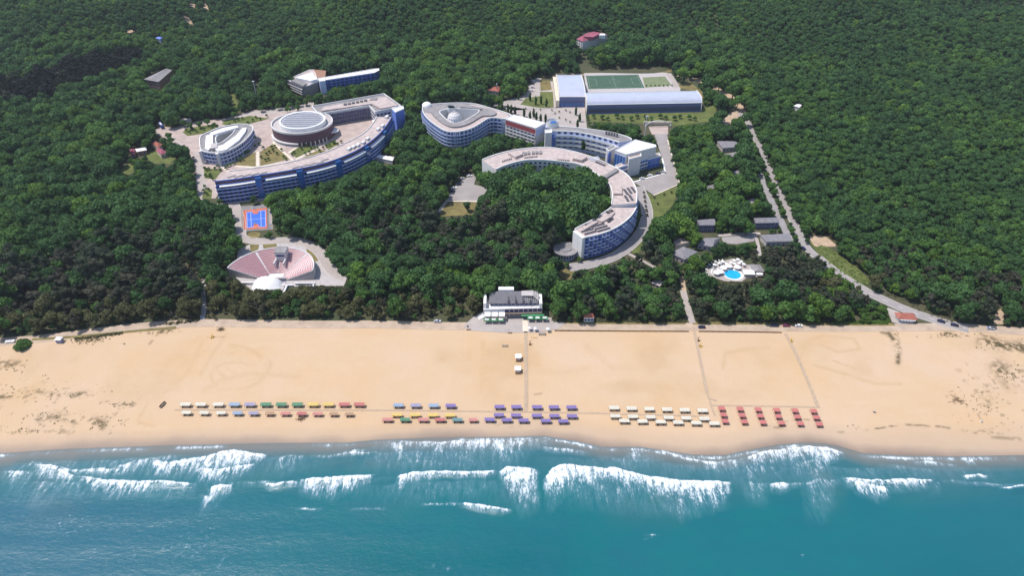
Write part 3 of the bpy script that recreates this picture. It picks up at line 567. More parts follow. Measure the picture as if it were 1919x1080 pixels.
# ---- crescent hotel round the circular wood
out_hi = [(903,300),(925,291),(953,283.5),(982,278.5),(1031,275.5),(1082,285.5),(1115.5,297),(1153,314),(1173,325),(1188,342),(1194.5,362),(1193,381)]
in_hi = [(930,318),(944,311),(980,300.5),(1007,300),(1031,301),(1071,305.5),(1089,309),(1109,320),(1124.5,331),(1142,345),(1148,362),(1145.5,384)]
root, z0 = root_at('crescent_hotel', 'long crescent hotel with pinkish flat roof and white walls curving round the circular wood', 'hotel', 1150, 400, 0)
HC = 19.5
O, I = ribbon_building(root, out_hi, in_hi, 0, HC, 'offwhite', 'roof_pink', n=64, sign=-1, vis=.55)
facade(root, O[40:], 0, 6, 3.1, -1, 3.4, 1.8, 1.6, fm='pale_blue', balc=1.3, bm='pale_blue')
facade(root, I[2:30], 12.5, 2, 3.1, 1, 3.6, 1.9, 1.6)
out_lo = [(1193,389),(1187,401),(1176,413),(1160,425),(1138,435.5),(1116,442),(1095.5,446)]; in_lo = [(1145,389),(1136,396),(1116,409),(1104,416),(1091,422.5),(1076,430.5),(1077,432)]
O2, I2 = ribbon_building(root, out_lo, in_lo, 0, 17.2, 'blue_wall', 'roof_pink', n=40, sign=-1, vis=1, inwall='offwhite')
facade(root, O2, .3, 6, 2.8, -1, 3.3, 2.0, 1.7, sill=.6, gm='glass', fm='pale_blue')
c_ = resample(O2, step=3.3); N_ = normals(c_, -1)
BAL = MB().box((0,0,0), (2.9, 1.3, .18)).box((0,-.6,.18), (2.9, .1, .85)).box((-1.4,0,.18), (.1, 1.3, 1.9)).box((1.4,0,.18), (.1, 1.3, .85)).mesh('balcony', 'pale_blue')
for i_ in range(len(c_)-1):
    for f_ in range(1, 6):
        if (i_+f_*2) % 3 == 0: continue
        m_ = (c_[i_]+c_[i_+1])/2+N_[i_]*.62; part('balcony', BAL, root, (m_[0]-ORG[root.name][0], m_[1]-ORG[root.name][1], .3+2.8*f_-ORG[root.name][2]), math.atan2(N_[i_][1], N_[i_][0])+math.pi/2)
e0, e1 = O2[-1], I2[-1]; d = (e1-e0)/np.linalg.norm(e1-e0); a = math.atan2(d[1], d[0])
for t_, wd in ((.17, 2.6), (.66, 3.4)):                      # the two white end towers with the stair between
    q = e0+(e1-e0)*t_; nn = np.array([d[1], -d[0]]); nn = nn if nn[0] < 0 else -nn; q = q+nn*1.0; MB().box((q[0], q[1], -.5), (wd*1.7, 2.2, 18.4), a).build('end_wall', 'white', root)
for k in range(6): q = (e0+e1)/2-(e1-e0)*.06+nn*.8; MB().box((q[0], q[1], 1.2+k*2.8), (5, 2.0, .9), a).build('stair_landing', 'offwhite', root)
# roof dressing
roof_boxes(root, [(984,289),(990.5,288),(999,287.5),(1006,287),(1013,287)], HC, (2.0,4.5,1.2), 'concrete_dark')
for a0, a1, n_ in (((942,303),(958,298),6),((984,296),(1006,294),7),((1046,300),(1066,301.5),7)): panels(root, a0, a1, n_, HC, (2.0, .9), 0, 'dark', 'roof_hatch', .2)
panels(root, (1114,298), (1114,298), 1, HC, (6, 8.5), .3, 'drum_roof', 'skylight', .3); panels(root, (1125,307.5), (1131,304), 2, HC, (1.9, 9.5), -.78)
panels(root, (1173,360), (1187,356), 3, HC, (1.9, 8), 1.8); panels(root, (1174.5,372.5), (1182.5,371), 2, HC, (1.9, 8), 1.75)
panels(root, (1101,432.5), (1107,437), 2, 17.2, (1.5, 9.5), .45); panels(root, (1121,423), (1132,431.5), 3, 17.2, (1.5, 10), .45); panels(root, (1098,423), (1116,417.5), 7, 17.2, (1.7, .9), .5, 'dark', 'roof_hatch', .2); panels(root, (1140,399), (1146,396), 2, 17.2, (2.5, 2.5), .5, 'dark', 'roof_hatch', .3); panels(root, (1141,416), (1147,411), 3, 17.2, (2, 2.2), .5, 'dark', 'roof_hatch', .3)
for px, h in (([(952,289),(975,285),(980,291),(966,297)], 2.2), ([(1074,293),(1096,291),(1100,297),(1090,303),(1073,300)], 2.4), ([(1152,349),(1164,349),(1166,366),(1150,366)], 1.6), ([(1117,409),(1135,401),(1153,395),(1146,404),(1128,414)], 1.2), ([(1092,424),(1115,412),(1122,413),(1096,428)], 1.2)):
    W = PW(px, 18+h); MB().prism(W, 17.0, (HC if px[0][1] < 380 else 17.2)+h).build('roof_plant', 'roof_pink', root)
panels(root, (968,302), (982,299), 3, 14, (.9, 4.0), .1, 'glass_blue', 'glazed_bay', 6)
W = PW([(1126,332),(1154,315),(1160,318),(1130,337)], HC+1.6); MB().prism(W, HC-.5, HC+1.6).build('roof_ridge', 'roof_grey', root)
# round low pavilion at the crescent's tip
x, y = unproj(1060, 466, 5.2); root = thing('round_pavilion', 'low round pavilion with flat grey roof at the foot of the crescent hotel', 'pavilion', (x, y, 0))
MB().cyl((x, y, -.5), 7.2, 7.2, 5.0, 40, top=False).build('wall', 'pale_blue', root); MB().cyl((x, y, 4.5), 8.6, 8.6, .7, 44).build('roof', 'roof_grey', root); MB().cyl((x, y, 5.19), 4.2, 4.0, .5, 32).build('skylight', 'concrete_dark', root)
facade(root, [(x+7.25*math.cos(a), y+7.25*math.sin(a)) for a in np.linspace(-2.9, .3, 20)], .8, 1, 3.2, 1, 2.0, 1.5, 2.0, sill=.5)
fill3(VIS, [(x+8.8*math.cos(a), y+8.8*math.sin(a), z) for z in (5.2,) for a in np.linspace(0, 6.28, 24)]); fill3(VIS, [(x+8.8*math.cos(a), y+8.8*math.sin(a), 1.5) for a in np.linspace(0, 6.28, 24)]); fill3(FOOT, [(x+9*math.cos(a), y+9*math.sin(a), 0) for a in np.linspace(0, 6.28, 24)])
# ---- curved balcony wing with white bands
root, z0 = root_at('balcony_wing', 'curved hotel wing with white balcony bands and a grey roof behind the crescent', 'hotel', 1100, 300, 0)
HW = 17.5; front = [(1034,246),(1058,246.5),(1080,247.5),(1100,251),(1122,256),(1142,261.5),(1160,267)]; back = [(1030,238),(1050,237.5),(1092,240.5),(1137,247),(1165,253),(1182,259),(1184,263)]
O, I = ribbon_building(root, front, back, 0, HW, 'pale_blue', 'steel_dull' if 'steel_dull' in MATS else 'roof_grey', n=32, sign=1, vis=1)
facade(root, O[2:], 1.0, 4, 4.2, 1, 5.0, 2.7, 2.0, sill=1.7, gm='glass', fm='offwhite', balc=2.4, rail=1.7, bm='white')
x, y = unproj(1035.5, 228, 21); MB().cyl((x, y, 0), 4.6, 4.6, 21, 28, top=False).build('round_tower', 'offwhite', root, True); MB().cyl((x, y, 17.2), 5.3, 5.3, 4.6, 28, top=False).build('tower_band', 'white', root); MB().cyl((x, y, 20.2), 5.1, 5.1, .2, 24).build('tower_roof', 'drum_roof', root); MB().cyl((x+.8, y-.6, 20.3), 3.0, 2.6, .9, 20).build('roof_lantern', 'glass_blue', root)
fill3(VIS, [(x+5.6*math.cos(a), y+5.6*math.sin(a), z) for z in (21.5,) for a in np.linspace(0, 6.28, 20)]); fill3(VIS, [(x-5.4,y,10),(x+5.4,y,10),(x+5.4,y,21),(x-5.4,y,21)])
block(root, [(1021,244),(1033,243),(1034.5,249),(1022,250)], 0, 18.6, 'offwhite', 'offwhite', name='stair_tower'); W = PW([(1034,250),(1040,250),(1040,256),(1034,256)], 15); MB().prism(W, 0, 14).build('glazed_bay', 'deep_blue', root)
roof_boxes(root, [(1136,252),(1141,253),(1146,254),(1151,255),(1156,256.5)], HW, (1.6,1.6,3.4), 'concrete_dark')
# ---- conference block with white roof
root, z0 = root_at('conference_block', 'tall block with bright white roof and blue glass front at the crescent wing end', 'building', 1190, 310, 0)
HB = 18.0
block(root, [(1153,282.5),(1190,262.5),(1228,272),(1230,275.5),(1173.5,290)], 0, HB, 'offwhite', 'roof_white', vis=.9)
W = PW([(1152.5,283.5),(1173,291)], HB); facade(root, W, 4, 1, 12, 1, 2.6, 2.2, 11.5, sill=.6, gm='glass_blue', fm='pale_blue', wname='glass_panel')
W = PW([(1174,290.5),(1230,276)], HB); facade(root, W, 5, 1, 3.6, 1, 9, 6.5, 2.0, fm='offwhite')
block(root, [(1136,279),(1150,272),(1156,276),(1141,284)], 0, 17.0, 'offwhite', 'roof_grey', name='stair_tower'); W = PW([(1139,286),(1144,283),(1146,285),(1141,288)], 16); MB().prism(W, 0, 15.5).build('stair_glazing', 'deep_blue', root)
block(root, [(1176,289),(1199,282),(1202,293),(1179,299)], 0, 16, 'offwhite', 'roof_pink', name='lift_tower')
Wl = block(root, [(1153,311),(1180,300),(1212,291),(1214,296.5),(1175,309),(1157,316)], 0, 9.6, 'pale_blue', 'roof_pink', name='front_wing', vis=1)
W = PW([(1157,316.5),(1176,309.5),(1214,297)], 9.6); facade(root, W, .4, 3, 3.0, 1, 3.0, 2.1, 1.6, gm='glass_blue', fm='pale_blue', balc=1.0, bm='white')
block(root, [(1212,291),(1235,287),(1238,293),(1214,299)], 0, 9.0, 'blue_wall', 'roof_pink', name='side_wing'); W = PW([(1214,299),(1238,293)], 9); facade(root, W, .5, 2, 3.6, 1, 4, 2.8, 2.0, gm='glass_blue', fm='blue_wall')
# ---- dome hotel
root, z0 = root_at('dome_hotel', 'triangular hotel with rounded corners, open courtyard, glass dome and blue-shaded balconies', 'hotel', 860, 260, 0)
HD = 16.5
outer = [(791,201),(794,214),(805,226),(820,237),(833,245),(846,248),(862,247),(884,241),(900,231.5),(916,220.5),(932,221),(946,224),(962,217.5),(945,210.5),(915,202),(895,196),(877,193.5),(850,193.5),(820,195),(800,197)]
inner = [(822,210.5),(829,218),(838,226),(846,231),(856,232),(870,228),(884,219.5),(896,212.5),(897,210.5),(898.5,208.5),(899,207.5),(899,207),(898,206.5),(896,206),(891,205.5),(884,205),(872,204.5),(855,204.5),(840,204.5),(828,207)]
O, I = ribbon_building(root, outer, inner, 0, HD, 'offwhite', 'roof_grey', n=80, closed=True, sign=-1, vis=.85, inwall='white')
ly = O[:, 1]; NN = normals(O, -1 if False else 1, True); b = MB(); b.strip(z3(O[2:62]*.93+I[2:62]*.07, HD+.02), z3(O[2:62]*.55+I[2:62]*.45, HD+.02)); b.build('roof_terrace', 'roof_pink', root); b = MB(); b.strip(z3(O[1:63]*.55+I[1:63]*.45, HD-.1), z3(O[1:63]*.55+I[1:63]*.45, HD+1.4)); b.strip(z3(O[1:63]*.55+I[1:63]*.45, HD+1.4), z3(O[1:63]*.12+I[1:63]*.88, HD+1.4)); b.strip(z3(O[1:63]*.12+I[1:63]*.88, HD+1.4), z3(O[1:63]*.12+I[1:63]*.88, HD-.1)); b.build('upper_roof', 'roof_grey', root); k = list(range(0, 44)); facade(root, O[k], .4, 5, 3.2, -1 if False else 1, 3.8, 2.5, 2.0, sill=.5, gm='glass', fm='pale_blue', balc=1.7, bm='pale_blue', dm='pale_blue')
facade(root, I[60:80], 4, 4, 3.1, 1, 4.2, 2.4, 1.8, fm='white')
MB().prism(resample(I, n=40, closed=True), -.3, 4.0).build('courtyard_floor', 'roof_grey', root)
x, y = unproj(852, 224, HD); MB().cyl((x, y, HD-4), 6.6, 6.6, 4.3, 28).build('dome_drum', 'offwhite', root)
b = MB(); b.dome((x, y, HD+.2), 6.5, 7.0, 24, 8); b.build('dome', 'roof_white', root, True); b = MB()
for i in range(16):
    a = 2*math.pi*i/16; q = [(x+6.57*math.cos(e)*math.cos(a), y+6.57*math.cos(e)*math.sin(a), HD+.25+7.06*math.sin(e)) for e in np.linspace(0, 1.5, 7)]
    for u_, v_ in zip(q[:-1], q[1:]): b.tube(u_, v_, .14, n=4)
for e in (.35, .7, 1.05):
    q = [(x+6.6*math.cos(e)*math.cos(a), y+6.6*math.cos(e)*math.sin(a), HD+.25+7.08*math.sin(e)) for a in np.linspace(0, 2*math.pi, 25)]
    for u_, v_ in zip(q[:-1], q[1:]): b.tube(u_, v_, .12, n=4)
b.build('dome_ribs', 'concrete', root)
fill3(VIS, [(x-6,y,HD),(x+6,y,HD),(x+4,y,HD+6),(x-4,y,HD+6)])
x, y = unproj(846, 200, HD+3); MB().cyl((x, y, 3), 3.7, 3.7, HD, 24, top=False).build('round_tower', 'white', root, True); MB().cyl((x, y, HD+2.6), 3.9, 3.9, .9, 24, top=False).build('tower_band', 'white', root); MB().cyl((x, y, HD+2.4), 3.6, 3.6, .2, 20).build('tower_roof', 'concrete_dark', root)
x, y = unproj(800, 198, HD); b = MB(); b.dome((x, y, HD-.1), 4.6, 3.6, 20, 6); b.build('corner_dome', 'white', root, True)
# red-sided hall
root, z0 = root_at('red_hall', 'long hall with white roof and dark red sides joined to the dome hotel', 'building', 985, 250, 0)
HR = 17.0
block(root, [(947,223.5),(962,215.5),(1022,231),(1004,240.8)], 0, HR, 'offwhite', 'roof_white', vis=.75)
W = PW([(947.5,224.5),(1003,242)], HR); Wn = np.array(W); nn = np.array([.25, -.97]); b = MB(); p, q = Wn[0]+nn*.15, Wn[1]+nn*.15; b.strip([(*p, HR-4.6), (*q, HR-4.6)], [(*p, HR-.45), (*q, HR-.45)]); o_ = MB(); o_.prism([tuple(Wn[0]+nn*.02), tuple(Wn[1]+nn*.02), tuple(q), tuple(p)], HR-4.6, HR-.45); o_.build('red_cladding', 'red_wall', root)
W = PW([(1004.5,241.5),(1022.5,231.8)], HR); Wn = np.array(W); nn = np.array([.6, -.8]); o_ = MB(); o_.prism([tuple(Wn[0]+nn*.02), tuple(Wn[1]+nn*.02), tuple(Wn[1]+nn*.2), tuple(Wn[0]+nn*.2)], HR-7, HR-.45); o_.build('end_cladding', 'pale_blue', root)
W = PW([(948,225),(1003,243)], HR); facade(root, W, .5, 4, 3.1, 1, 4.2, 2.6, 1.7, fm='white', balc=1.2, bm='white')
W = PW([(1003,241),(1022,234),(1026,238),(1008,246)], 11); MB().prism(W, 9.5, 11).build('link_bridge', 'pale_blue', root)
# ---- long blue crescent of the left complex
root, z0 = root_at('blue_crescent', 'long curved hotel with deep blue balconies and beige roof above the sports court', 'hotel', 560, 340, 0)
HL = 18.5
front = [(402.5,341),(440,337),(480,330.5),(531,322.5),(587,312.5),(620,303.5),(644,294.5),(668,283.5),(687,272),(704,259),(716,247),(727,233),(735,219)]
back = [(431,320.5),(455,318.5),(480,315),(520,309),(553,302),(585,293.5),(613,284.5),(628,278),(643,270.5),(665,260),(682,250),(696,236),(706,219)]
O, I = ribbon_building(root, front, back, 0, HL, 'blue_wall', 'roof_pink', n=72, sign=1, vis=.8, inwall='offwhite', par='deep_blue', inpar='offwhite')
N = normals(O, 1); A = O+N*1.2; b = MB()
for s_, e_ in ((1,12),(14,24),(26,36),(38,48),(50,60)):
    b = MB(); b.strip(z3(O[s_:e_]-N[s_:e_]*.1, HL-3.0), z3(O[s_:e_]+N[s_:e_]*2.3, HL-3.4)); b.strip(z3(O[s_:e_]+N[s_:e_]*2.3, HL-3.4), z3(O[s_:e_]+N[s_:e_]*2.3, HL-4.1)); b.strip(z3(O[s_:e_]-N[s_:e_]*.1, HL-4.1), z3(O[s_:e_]+N[s_:e_]*2.3, HL-4.1)); b.build('ledge', 'white', root)
b = MB(); b.strip(z3(O+N*.06, HL-2.3), z3(O+N*.06, HL-.5)); b.build('attic_band', 'maroon', root)
facade(root, O, .3, 5, 3.0, 1, 3.6, 2.2, 2.0, sill=.4, gm='glass', fm='deep_blue', balc=1.7, bm='blue_rail', dm='blue_wall')
for s_ in (12, 24, 36, 48, 60):
    q = O[s_]+N[s_]*.9; a = math.atan2(N[s_][1], N[s_][0])+math.pi/2; MB().box((q[0], q[1], 0), (4.6, 2.6, HL-.8), a).build('glazed_bay', 'glass_blue', root)
e0, e1 = O[0], I[0]; d = (e1-e0)/np.linalg.norm(e1-e0); nn = np.array([-d[1], d[0]]); nn = nn if nn[0] < 0 else -nn
for k in range(5): q = (e0+e1)/2+nn*.5; MB().box((q[0], q[1], .3+3.4*k), (np.linalg.norm(e1-e0)+.6, 1.2, 1.0), math.atan2(d[1], d[0])).build('end_balcony', 'white', root)
for u, v in ((434,331),(447,331),(462,329),(478,327),(493,325),(555,314),(570,311),(585,308),(600,305),(609,300)): x, y = unproj(u, v, HL); MB().box((x, y, HL-.1), (1.6, 6.5, .5), -.9).build('roof_slot', 'concrete_dark', root)
roof_boxes(root, [(654,281),(662.5,277.5),(671,274),(681,269),(689,262),(709,244),(717,238),(725,221)], HL, (2.4,4.2,2.0), 'offwhite', rz=-.35)
block(root, [(734,203),(755,199),(757,204),(741,211)], 0, 18.8, 'blue_wall', 'offwhite', name='end_tower', vis=.8)
b = MB(); p = unproj(754, 203, 18); q = unproj(766, 226, 4); b.tube((*p, 17), (*q, 4), .8, n=6); b.build('escape_stair', 'white', root)
# ---- school building (L-shaped flat roof with white rim)
root, z0 = root_at('school_block', 'L-shaped block with white-rimmed beige roof beside the maroon drum hall', 'building', 660, 215, 0)
HS = 12.5
Wp = [(584.5,200),(720,176.5),(752,199.5),(733,204),(703,210.5),(692,198.5),(597,214.5)]
Wb = block(root, Wp, 0, HS, 'offwhite', 'roof_grey', vis=1, par='white', parh=1.0)
W2 = PW([(601,207.5),(606,200.5),(702,182.5),(722,181),(745,197),(714,203),(696,194)], HS+2); MB().prism(W2, HS-.5, HS+2).build('upper_roof', 'roof_pink', root)
W = PW([(597,215),(692,199.5)], HS); facade(root, W, .6, 3, 3.6, 1, 2.6, 2.1, 2.7, sill=.4, gm='glass', fm='maroon')
W = PW([(693,199.5),(703,211)], HS); facade(root, W, .6, 3, 3.6, 1, 3, 1.8, 2.2, fm='offwhite')
W = PW([(704,211),(732,205)], HS); facade(root, W, .6, 3, 3.6, 1, 4, 2.4, 2.0, fm='offwhite')
roof_boxes(root, [(647,196.5),(654.5,195.2),(662,193.6),(670,192.3),(677.5,190.8),(685,189.4)], HS+2, (2.2,3.0,1.8), 'concrete_dark'); roof_boxes(root, [(700,186)], HS+2, (6.5,5,.8), 'concrete_dark', 'roof_hatch')
W = PW([(620,240),(648,243),(640,250),(612,247)], 1); 
x, y = unproj(704, 226, 3); MB().cyl((x, y, 0), 3.2, 3.2, 3, 20).build('canopy', 'white', root)
# ---- drum hall
x, y = unproj(562.5, 236, 12.0); y += 7; root = thing('drum_hall', 'round hall with dark maroon wall and pale raised roof ring', 'hall', (x, y, 0))
R = 27.0; RY = 23.5
def ell(rx, ry, n=64, cx=0, cy=0): return [(x+cx+rx*math.cos(2*math.pi*i/n), y+cy+ry*math.sin(2*math.pi*i/n)) for i in range(n)]
b = MB(); loop_wall(b, ell(R, RY), -1, 12.0, True); b.build('wall', 'maroon', root, True); b = MB(); b.strip(z3(ell(R, RY), 11.2), z3(ell(20, 18.5, cx=1, cy=-1), 11.2), 0, True); b.build('roof', 'concrete', root)
for rx, ry, z1, z2, th, nm, m, cx, cy in ((R+.3, RY+.3, 11.2, 12.9, .9, 'parapet', 'offwhite', 0, 0), (20.4, 18.9, 11, 15.2, 1.5, 'roof_ring', 'white', 1, -1), (R-.5, RY+.6, -.5, 0, 1, 'plinth', 'offwhite', 0, 0)):
    b = MB(); A = ell(rx, ry, cx=cx, cy=cy); B = ell(rx-th, ry-th, cx=cx, cy=cy); loop_wall(b, A, z1, z2, True); b.strip(z3(A, z2), z3(B, z2), 0, True); loop_wall(b, B, z1, z2, True); b.build(nm, m, root, nm == 'x')
b = MB(); b.add([(a, c, 14.5) for a, c in ell(18.9, 17.4, cx=1, cy=-1)], [tuple(range(64))]); b.build('inner_roof', 'drum_roof', root)
for k in range(-3, 4): MB().box((x+1+k*.0, y-1+k*4.2, 14.5), (2*16.5*math.sqrt(max(0, 1-(k*4.2/18)**2)), .5, .5)).build('roof_beam', 'drum_roof', root)
b = MB(); A = [(x+(R+1.8)*math.cos(a), y+(RY+1.8)*math.sin(a)) for a in np.linspace(3.35, 4.75, 24)]; B = [(x+R*math.cos(a), y+RY*math.sin(a)) for a in np.linspace(3.35, 4.75, 24)]
b.strip(z3(A, .8), z3(B, .8)); b.strip(z3(A, -.3), z3(A, .8)); b.strip(z3(A, 2.2), z3(A, 3.3)); b.strip(z3(A, 3.3), z3(B, 3.3)); b.build('ramp', 'offwhite', root)
for a in np.linspace(4.85, 5.7, 7): MB().box((x+(R+1)*math.cos(a), y+(RY+1)*math.sin(a), -.5), (.8, .8, 4.6), a).build('column', 'offwhite', root)
W = [(x+R+4, y-3), (x+R-1, y-5.5), (x+R-1, y+4), (x+R+3.5, y+2.5), (x+R+5, y-.5)]; MB().prism(W, 4.2, 5.0, bottom=True).build('entrance_canopy', 'white', root)
for z in (0, 12.9, 6): fill3(VIS, z3(ell(R+1, RY+1), z))
mask_wall(ell(R, RY), 0, 12, True); fill3(FOOT, z3(ell(R+3, RY+3), 0))
# ---- oval office
root, z0 = root_at('oval_office', 'boat-shaped three-storey building with white roof rings and an inner courtyard', 'building', 410, 300, 0)
outer = [(375,255),(375,270),(376.5,283),(392,286.5),(408,288),(424,284),(440,276.5),(454,267.5),(465,257),(472,248),(474.5,241),(472,236.5),(462,233.5),(444,233),(428,236),(413,239),(400,244),(388,250)]
inner = [(404,258),(404,264),(405.5,270),(409,270.5),(413,269.5),(420,265),(428,259),(434,253.5),(438,249),(441,244.5),(442.5,241.5),(441,241),(438,241),(433,242),(428,243.5),(421,246),(414,249),(408,253.5)]
O, I = ribbon_building(root, outer, inner, 0, 10.6, 'pale_blue', 'roof_grey', n=72, closed=True, sign=-1, vis=1, inwall='offwhite')
facade(root, O[6:46], .6, 3, 3.2, 1, 3.4, 2.5, 1.8, sill=.7, gm='glass', fm='offwhite', balc=.9, bm='pale_blue')
facade(root, I[40:72], 2, 2, 3.4, 1, 3, 2, 2, gm='glass_blue', fm='offwhite')
MB().prism(resample(I, n=30, closed=True), -.3, .8).build('courtyard_floor', 'turf', root)
for px in ([(386,254),(399,250),(399,272),(390,281),(384,278)], [(393,249),(418,239.5),(444,235),(447,238),(420,246),(400,252)], [(400,276),(418,271),(442,254),(454,240),(462,238.5),(460,246),(448,262),(424,280),(408,283)]): MB().prism(PW(px, 12.4), 10.2, 12.4).build('upper_roof', 'roof_white', root)
MB().prism(PW([(394,270),(406,268),(408,276),(396,279)], 12.9), 10.2, 13.2).build('roof_plant', 'concrete', root)
b = MB(); W = PW([(376,284),(407,289)], 10.6)
for t_ in (0, 1): q = np.array(W[0])*(1-t_)+np.array(W[1])*t_; MB().box((q[0], q[1]-.4, -.5), (2.2, 2.2, 12.0), .3).build('corner_tower', 'offwhite', root)
# ---- back hospital-like building
root, z0 = root_at('terraced_sanatorium', 'old grey terraced building with long thin white wing among trees behind the drum hall', 'building', 600, 180, 0)
block(root, [(538,150),(580,131),(589,131),(596,152),(578,160.5),(566,162)], 0, 11, 'concrete_dark', 'roof_pink', vis=.9)
W = PW([(538,150.5),(566,162.5)], 11); facade(root, W, .5, 4, 2.6, 1, 3.5, 2.6, 1.4, fm='concrete', balc=1.6, bm='offwhite')
W = PW([(545,150),(568,160),(575,155),(555,146)], 13); MB().prism(W, 11, 12.6).build('upper_floor', 'concrete_dark', root); MB().prism(PW([(554,145),(585,135),(594,148),(582,151)], 14), 10.5, 14).build('upper_roof', 'roof_white', root)
MB().prism(PW([(588,130),(611,132),(609,146),(596,147)], 12), 0, 12).build('tiled_wing', 'brick_brown', root)
block(root, [(604,146),(700,129.5),(710,128.5),(711,132),(702,136.5),(612,150)], 0, 13, 'blue_wall', 'roof_white', vis=.55, name='long_wing'); W = PW([(612,150.5),(702,137)], 13); facade(root, W, 1, 4, 3, 1, 4.5, 3, 1.8, fm='blue_wall')
block(root, [(596,147),(608,145.5),(610,151.5),(599,153)], 0, 13.6, 'pale_blue', 'roof_white', name='lift_tower')
# ---- sports halls: barrel roofs of pale metal
def barrel(root, xl, xr, yb, yf, hb, hp, yshift=0.0, n=18, ends=('cream', 'offwhite')):
    prof = [(yb, hb)]+[(yb+(yf-yb)*(1-math.cos(a))**.9*1.0*0.72, hb+(hp-hb)*math.sin(a)) for a in np.linspace(.2, math.pi/2, 7)]
    y_p = prof[-1][0]; prof += [(y_p+(yf-y_p)*math.sin(a), 1.2+(hp-1.2)*math.cos(a)**.8) for a in np.linspace(.15, math.pi/2, 10)]
    A = [(xl, y_, z_) for y_, z_ in prof]; B = [(xr, y_+yshift, z_) for y_, z_ in prof]; b = MB(); b.strip(A, B); b.build('roof', 'steel_roof', root, True); k0 = next(i for i, q in enumerate(prof) if i > 7 and q[1] < 9.6); b = MB(); b.strip([(xl+.1, y_-.12, z_+.06) for y_, z_ in prof[k0:]], [(xr-.1, y_+yshift-.12, z_+.06) for y_, z_ in prof[k0:]]); b.build('front_shade', 'navy_shade', root, True); b = MB(); b.tube((xl, prof[k0][0]-.15, prof[k0][1]+.1), (xr, prof[k0][0]+yshift-.15, prof[k0][1]+.1), .35, n=8); b.build('shoulder_highlight', 'white', root)  # dark sheet paints the shaded front, white tube paints the shoulder highlight
    for E, m, x_ in ((A, ends[0], xl), (B, ends[1], xr)):
        s_ = 0 if x_ == xl else yshift; b = MB(); q = [(x_, yb+s_, -.5)]+[(x_, p[1], p[2]-.05) for p in E]+[(x_, yf+s_, -.5)]; b.add(q, [tuple(range(len(q)))]); b.build('end_wall', m, root)
        b = MB()
        for p_, q_ in zip(E[:-1], E[1:]): b.tube(p_, q_, .45, n=5)
        b.build('edge_trim', 'offwhite', root)
    b = MB(); b.strip([(xl, yf, -.5), (xr, yf+yshift, -.5)], [(xl, yf, 1.3), (xr, yf+yshift, 1.3)]); b.strip([(xl, yb, -.5), (xr, yb+yshift, -.5)], [(xl, yb, hb), (xr, yb+yshift, hb)]); b.build('base_wall', 'deep_blue', root)
    for q in ([(xl,yb,hb),(xr,yb+yshift,hb),(xr,prof[7][0]+yshift,hp),(xl,prof[7][0],hp)],[(xl,prof[7][0],hp),(xr,prof[7][0]+yshift,hp),(xr,yf+yshift,1),(xl,yf,1)],[(xl,yf,1),(xl,yb,1),(xl,yb,hb),(xl,yf,8)],[(xr,yf+yshift,1),(xr,yb+yshift,1),(xr,yb+yshift,hb),(xr,yf+yshift,8)]): fill3(VIS, q)
    fill3(FOOT, [(xl-2,yb,0),(xr+2,yb+yshift,0),(xr+2,yf+yshift,0),(xl-2,yf,0)])
    return prof
xl, yf = unproj(1099, 213.5, 0); xr, yf2 = unproj(1313, 209.5, 0); yb = unproj(1096, 175, 9)[1]
root = thing('sports_hall', 'long sports hall with pale blue metal barrel roof below the football pitch', 'sports hall', (float(xl+xr)/2, float(yf), 0))
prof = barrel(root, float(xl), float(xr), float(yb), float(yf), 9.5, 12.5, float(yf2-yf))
b = MB()
for k in range(1, 23): xx = xl+(xr-xl)*k/23; sft = (yf2-yf)*k/23; [b.tube((xx, p[0]+sft, p[1]+.0), (xx, q[0]+sft, q[1]+.0), .06, n=4) for p, q in zip(prof[:-1], prof[1:])]
b.build('roof_seams', 'steel_roof', root)
xl, yf = unproj(1047.5, 200.5, 0); xr, _ = unproj(1096.5, 200, 0); yb = unproj(1046, 139.5, 10)[1]
root = thing('gym_hall', 'smaller sports hall with cream end wall and pale metal barrel roof beside the football pitch', 'sports hall', (float(xl+xr)/2, float(yf), 0))
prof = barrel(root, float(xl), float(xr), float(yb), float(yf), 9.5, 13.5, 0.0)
W = [(float(xl)-3.2, float(yb)+2), (float(xl)-.1, float(yb)+2), (float(xl)-.1, float(yf)-1), (float(xl)-3.2, float(yf)-1)]; MB().prism(W, 0, 7).build('side_gallery', 'cream', root)
facade(root, [(float(xl)+1, float(yf)-.2), (float(xr)-1, float(yf)-.2)], .3, 1, 4, 1, 4, 3, 3, gm='glass_blue', fm='deep_blue')
# ---- red villa on the hill
def hip(root, W, ze, zr, mat, over=.6, ridge=.5, name='roof'):
    c = np.mean(np.array(W), 0); Wo = [tuple(c+(np.array(p)-c)*(1+over/np.linalg.norm(np.array(p)-c))) for p in W]
    L = [np.linalg.norm(np.array(Wo[i])-np.array(Wo[(i+1) % 4])) for i in range(4)]
    k = 0 if L[0] >= L[1] else 1; m0 = (np.array(Wo[k])+np.array(Wo[(k+3) % 4]))/2; m1 = (np.array(Wo[(k+1) % 4])+np.array(Wo[(k+2) % 4]))/2
    r0 = m0+(m1-m0)*(.5-ridge/2); r1 = m0+(m1-m0)*(.5+ridge/2); Q = [Wo[(k+i) % 4] for i in range(4)]
    b = MB(); vs = [(x, y, ze) for x, y in Q]+[(*r0, zr), (*r1, zr)]; b.add(vs, [(0,1,5,4),(1,2,5),(2,3,4,5),(3,0,4),(3,2,1,0)]); return b.build(name, mat, root)
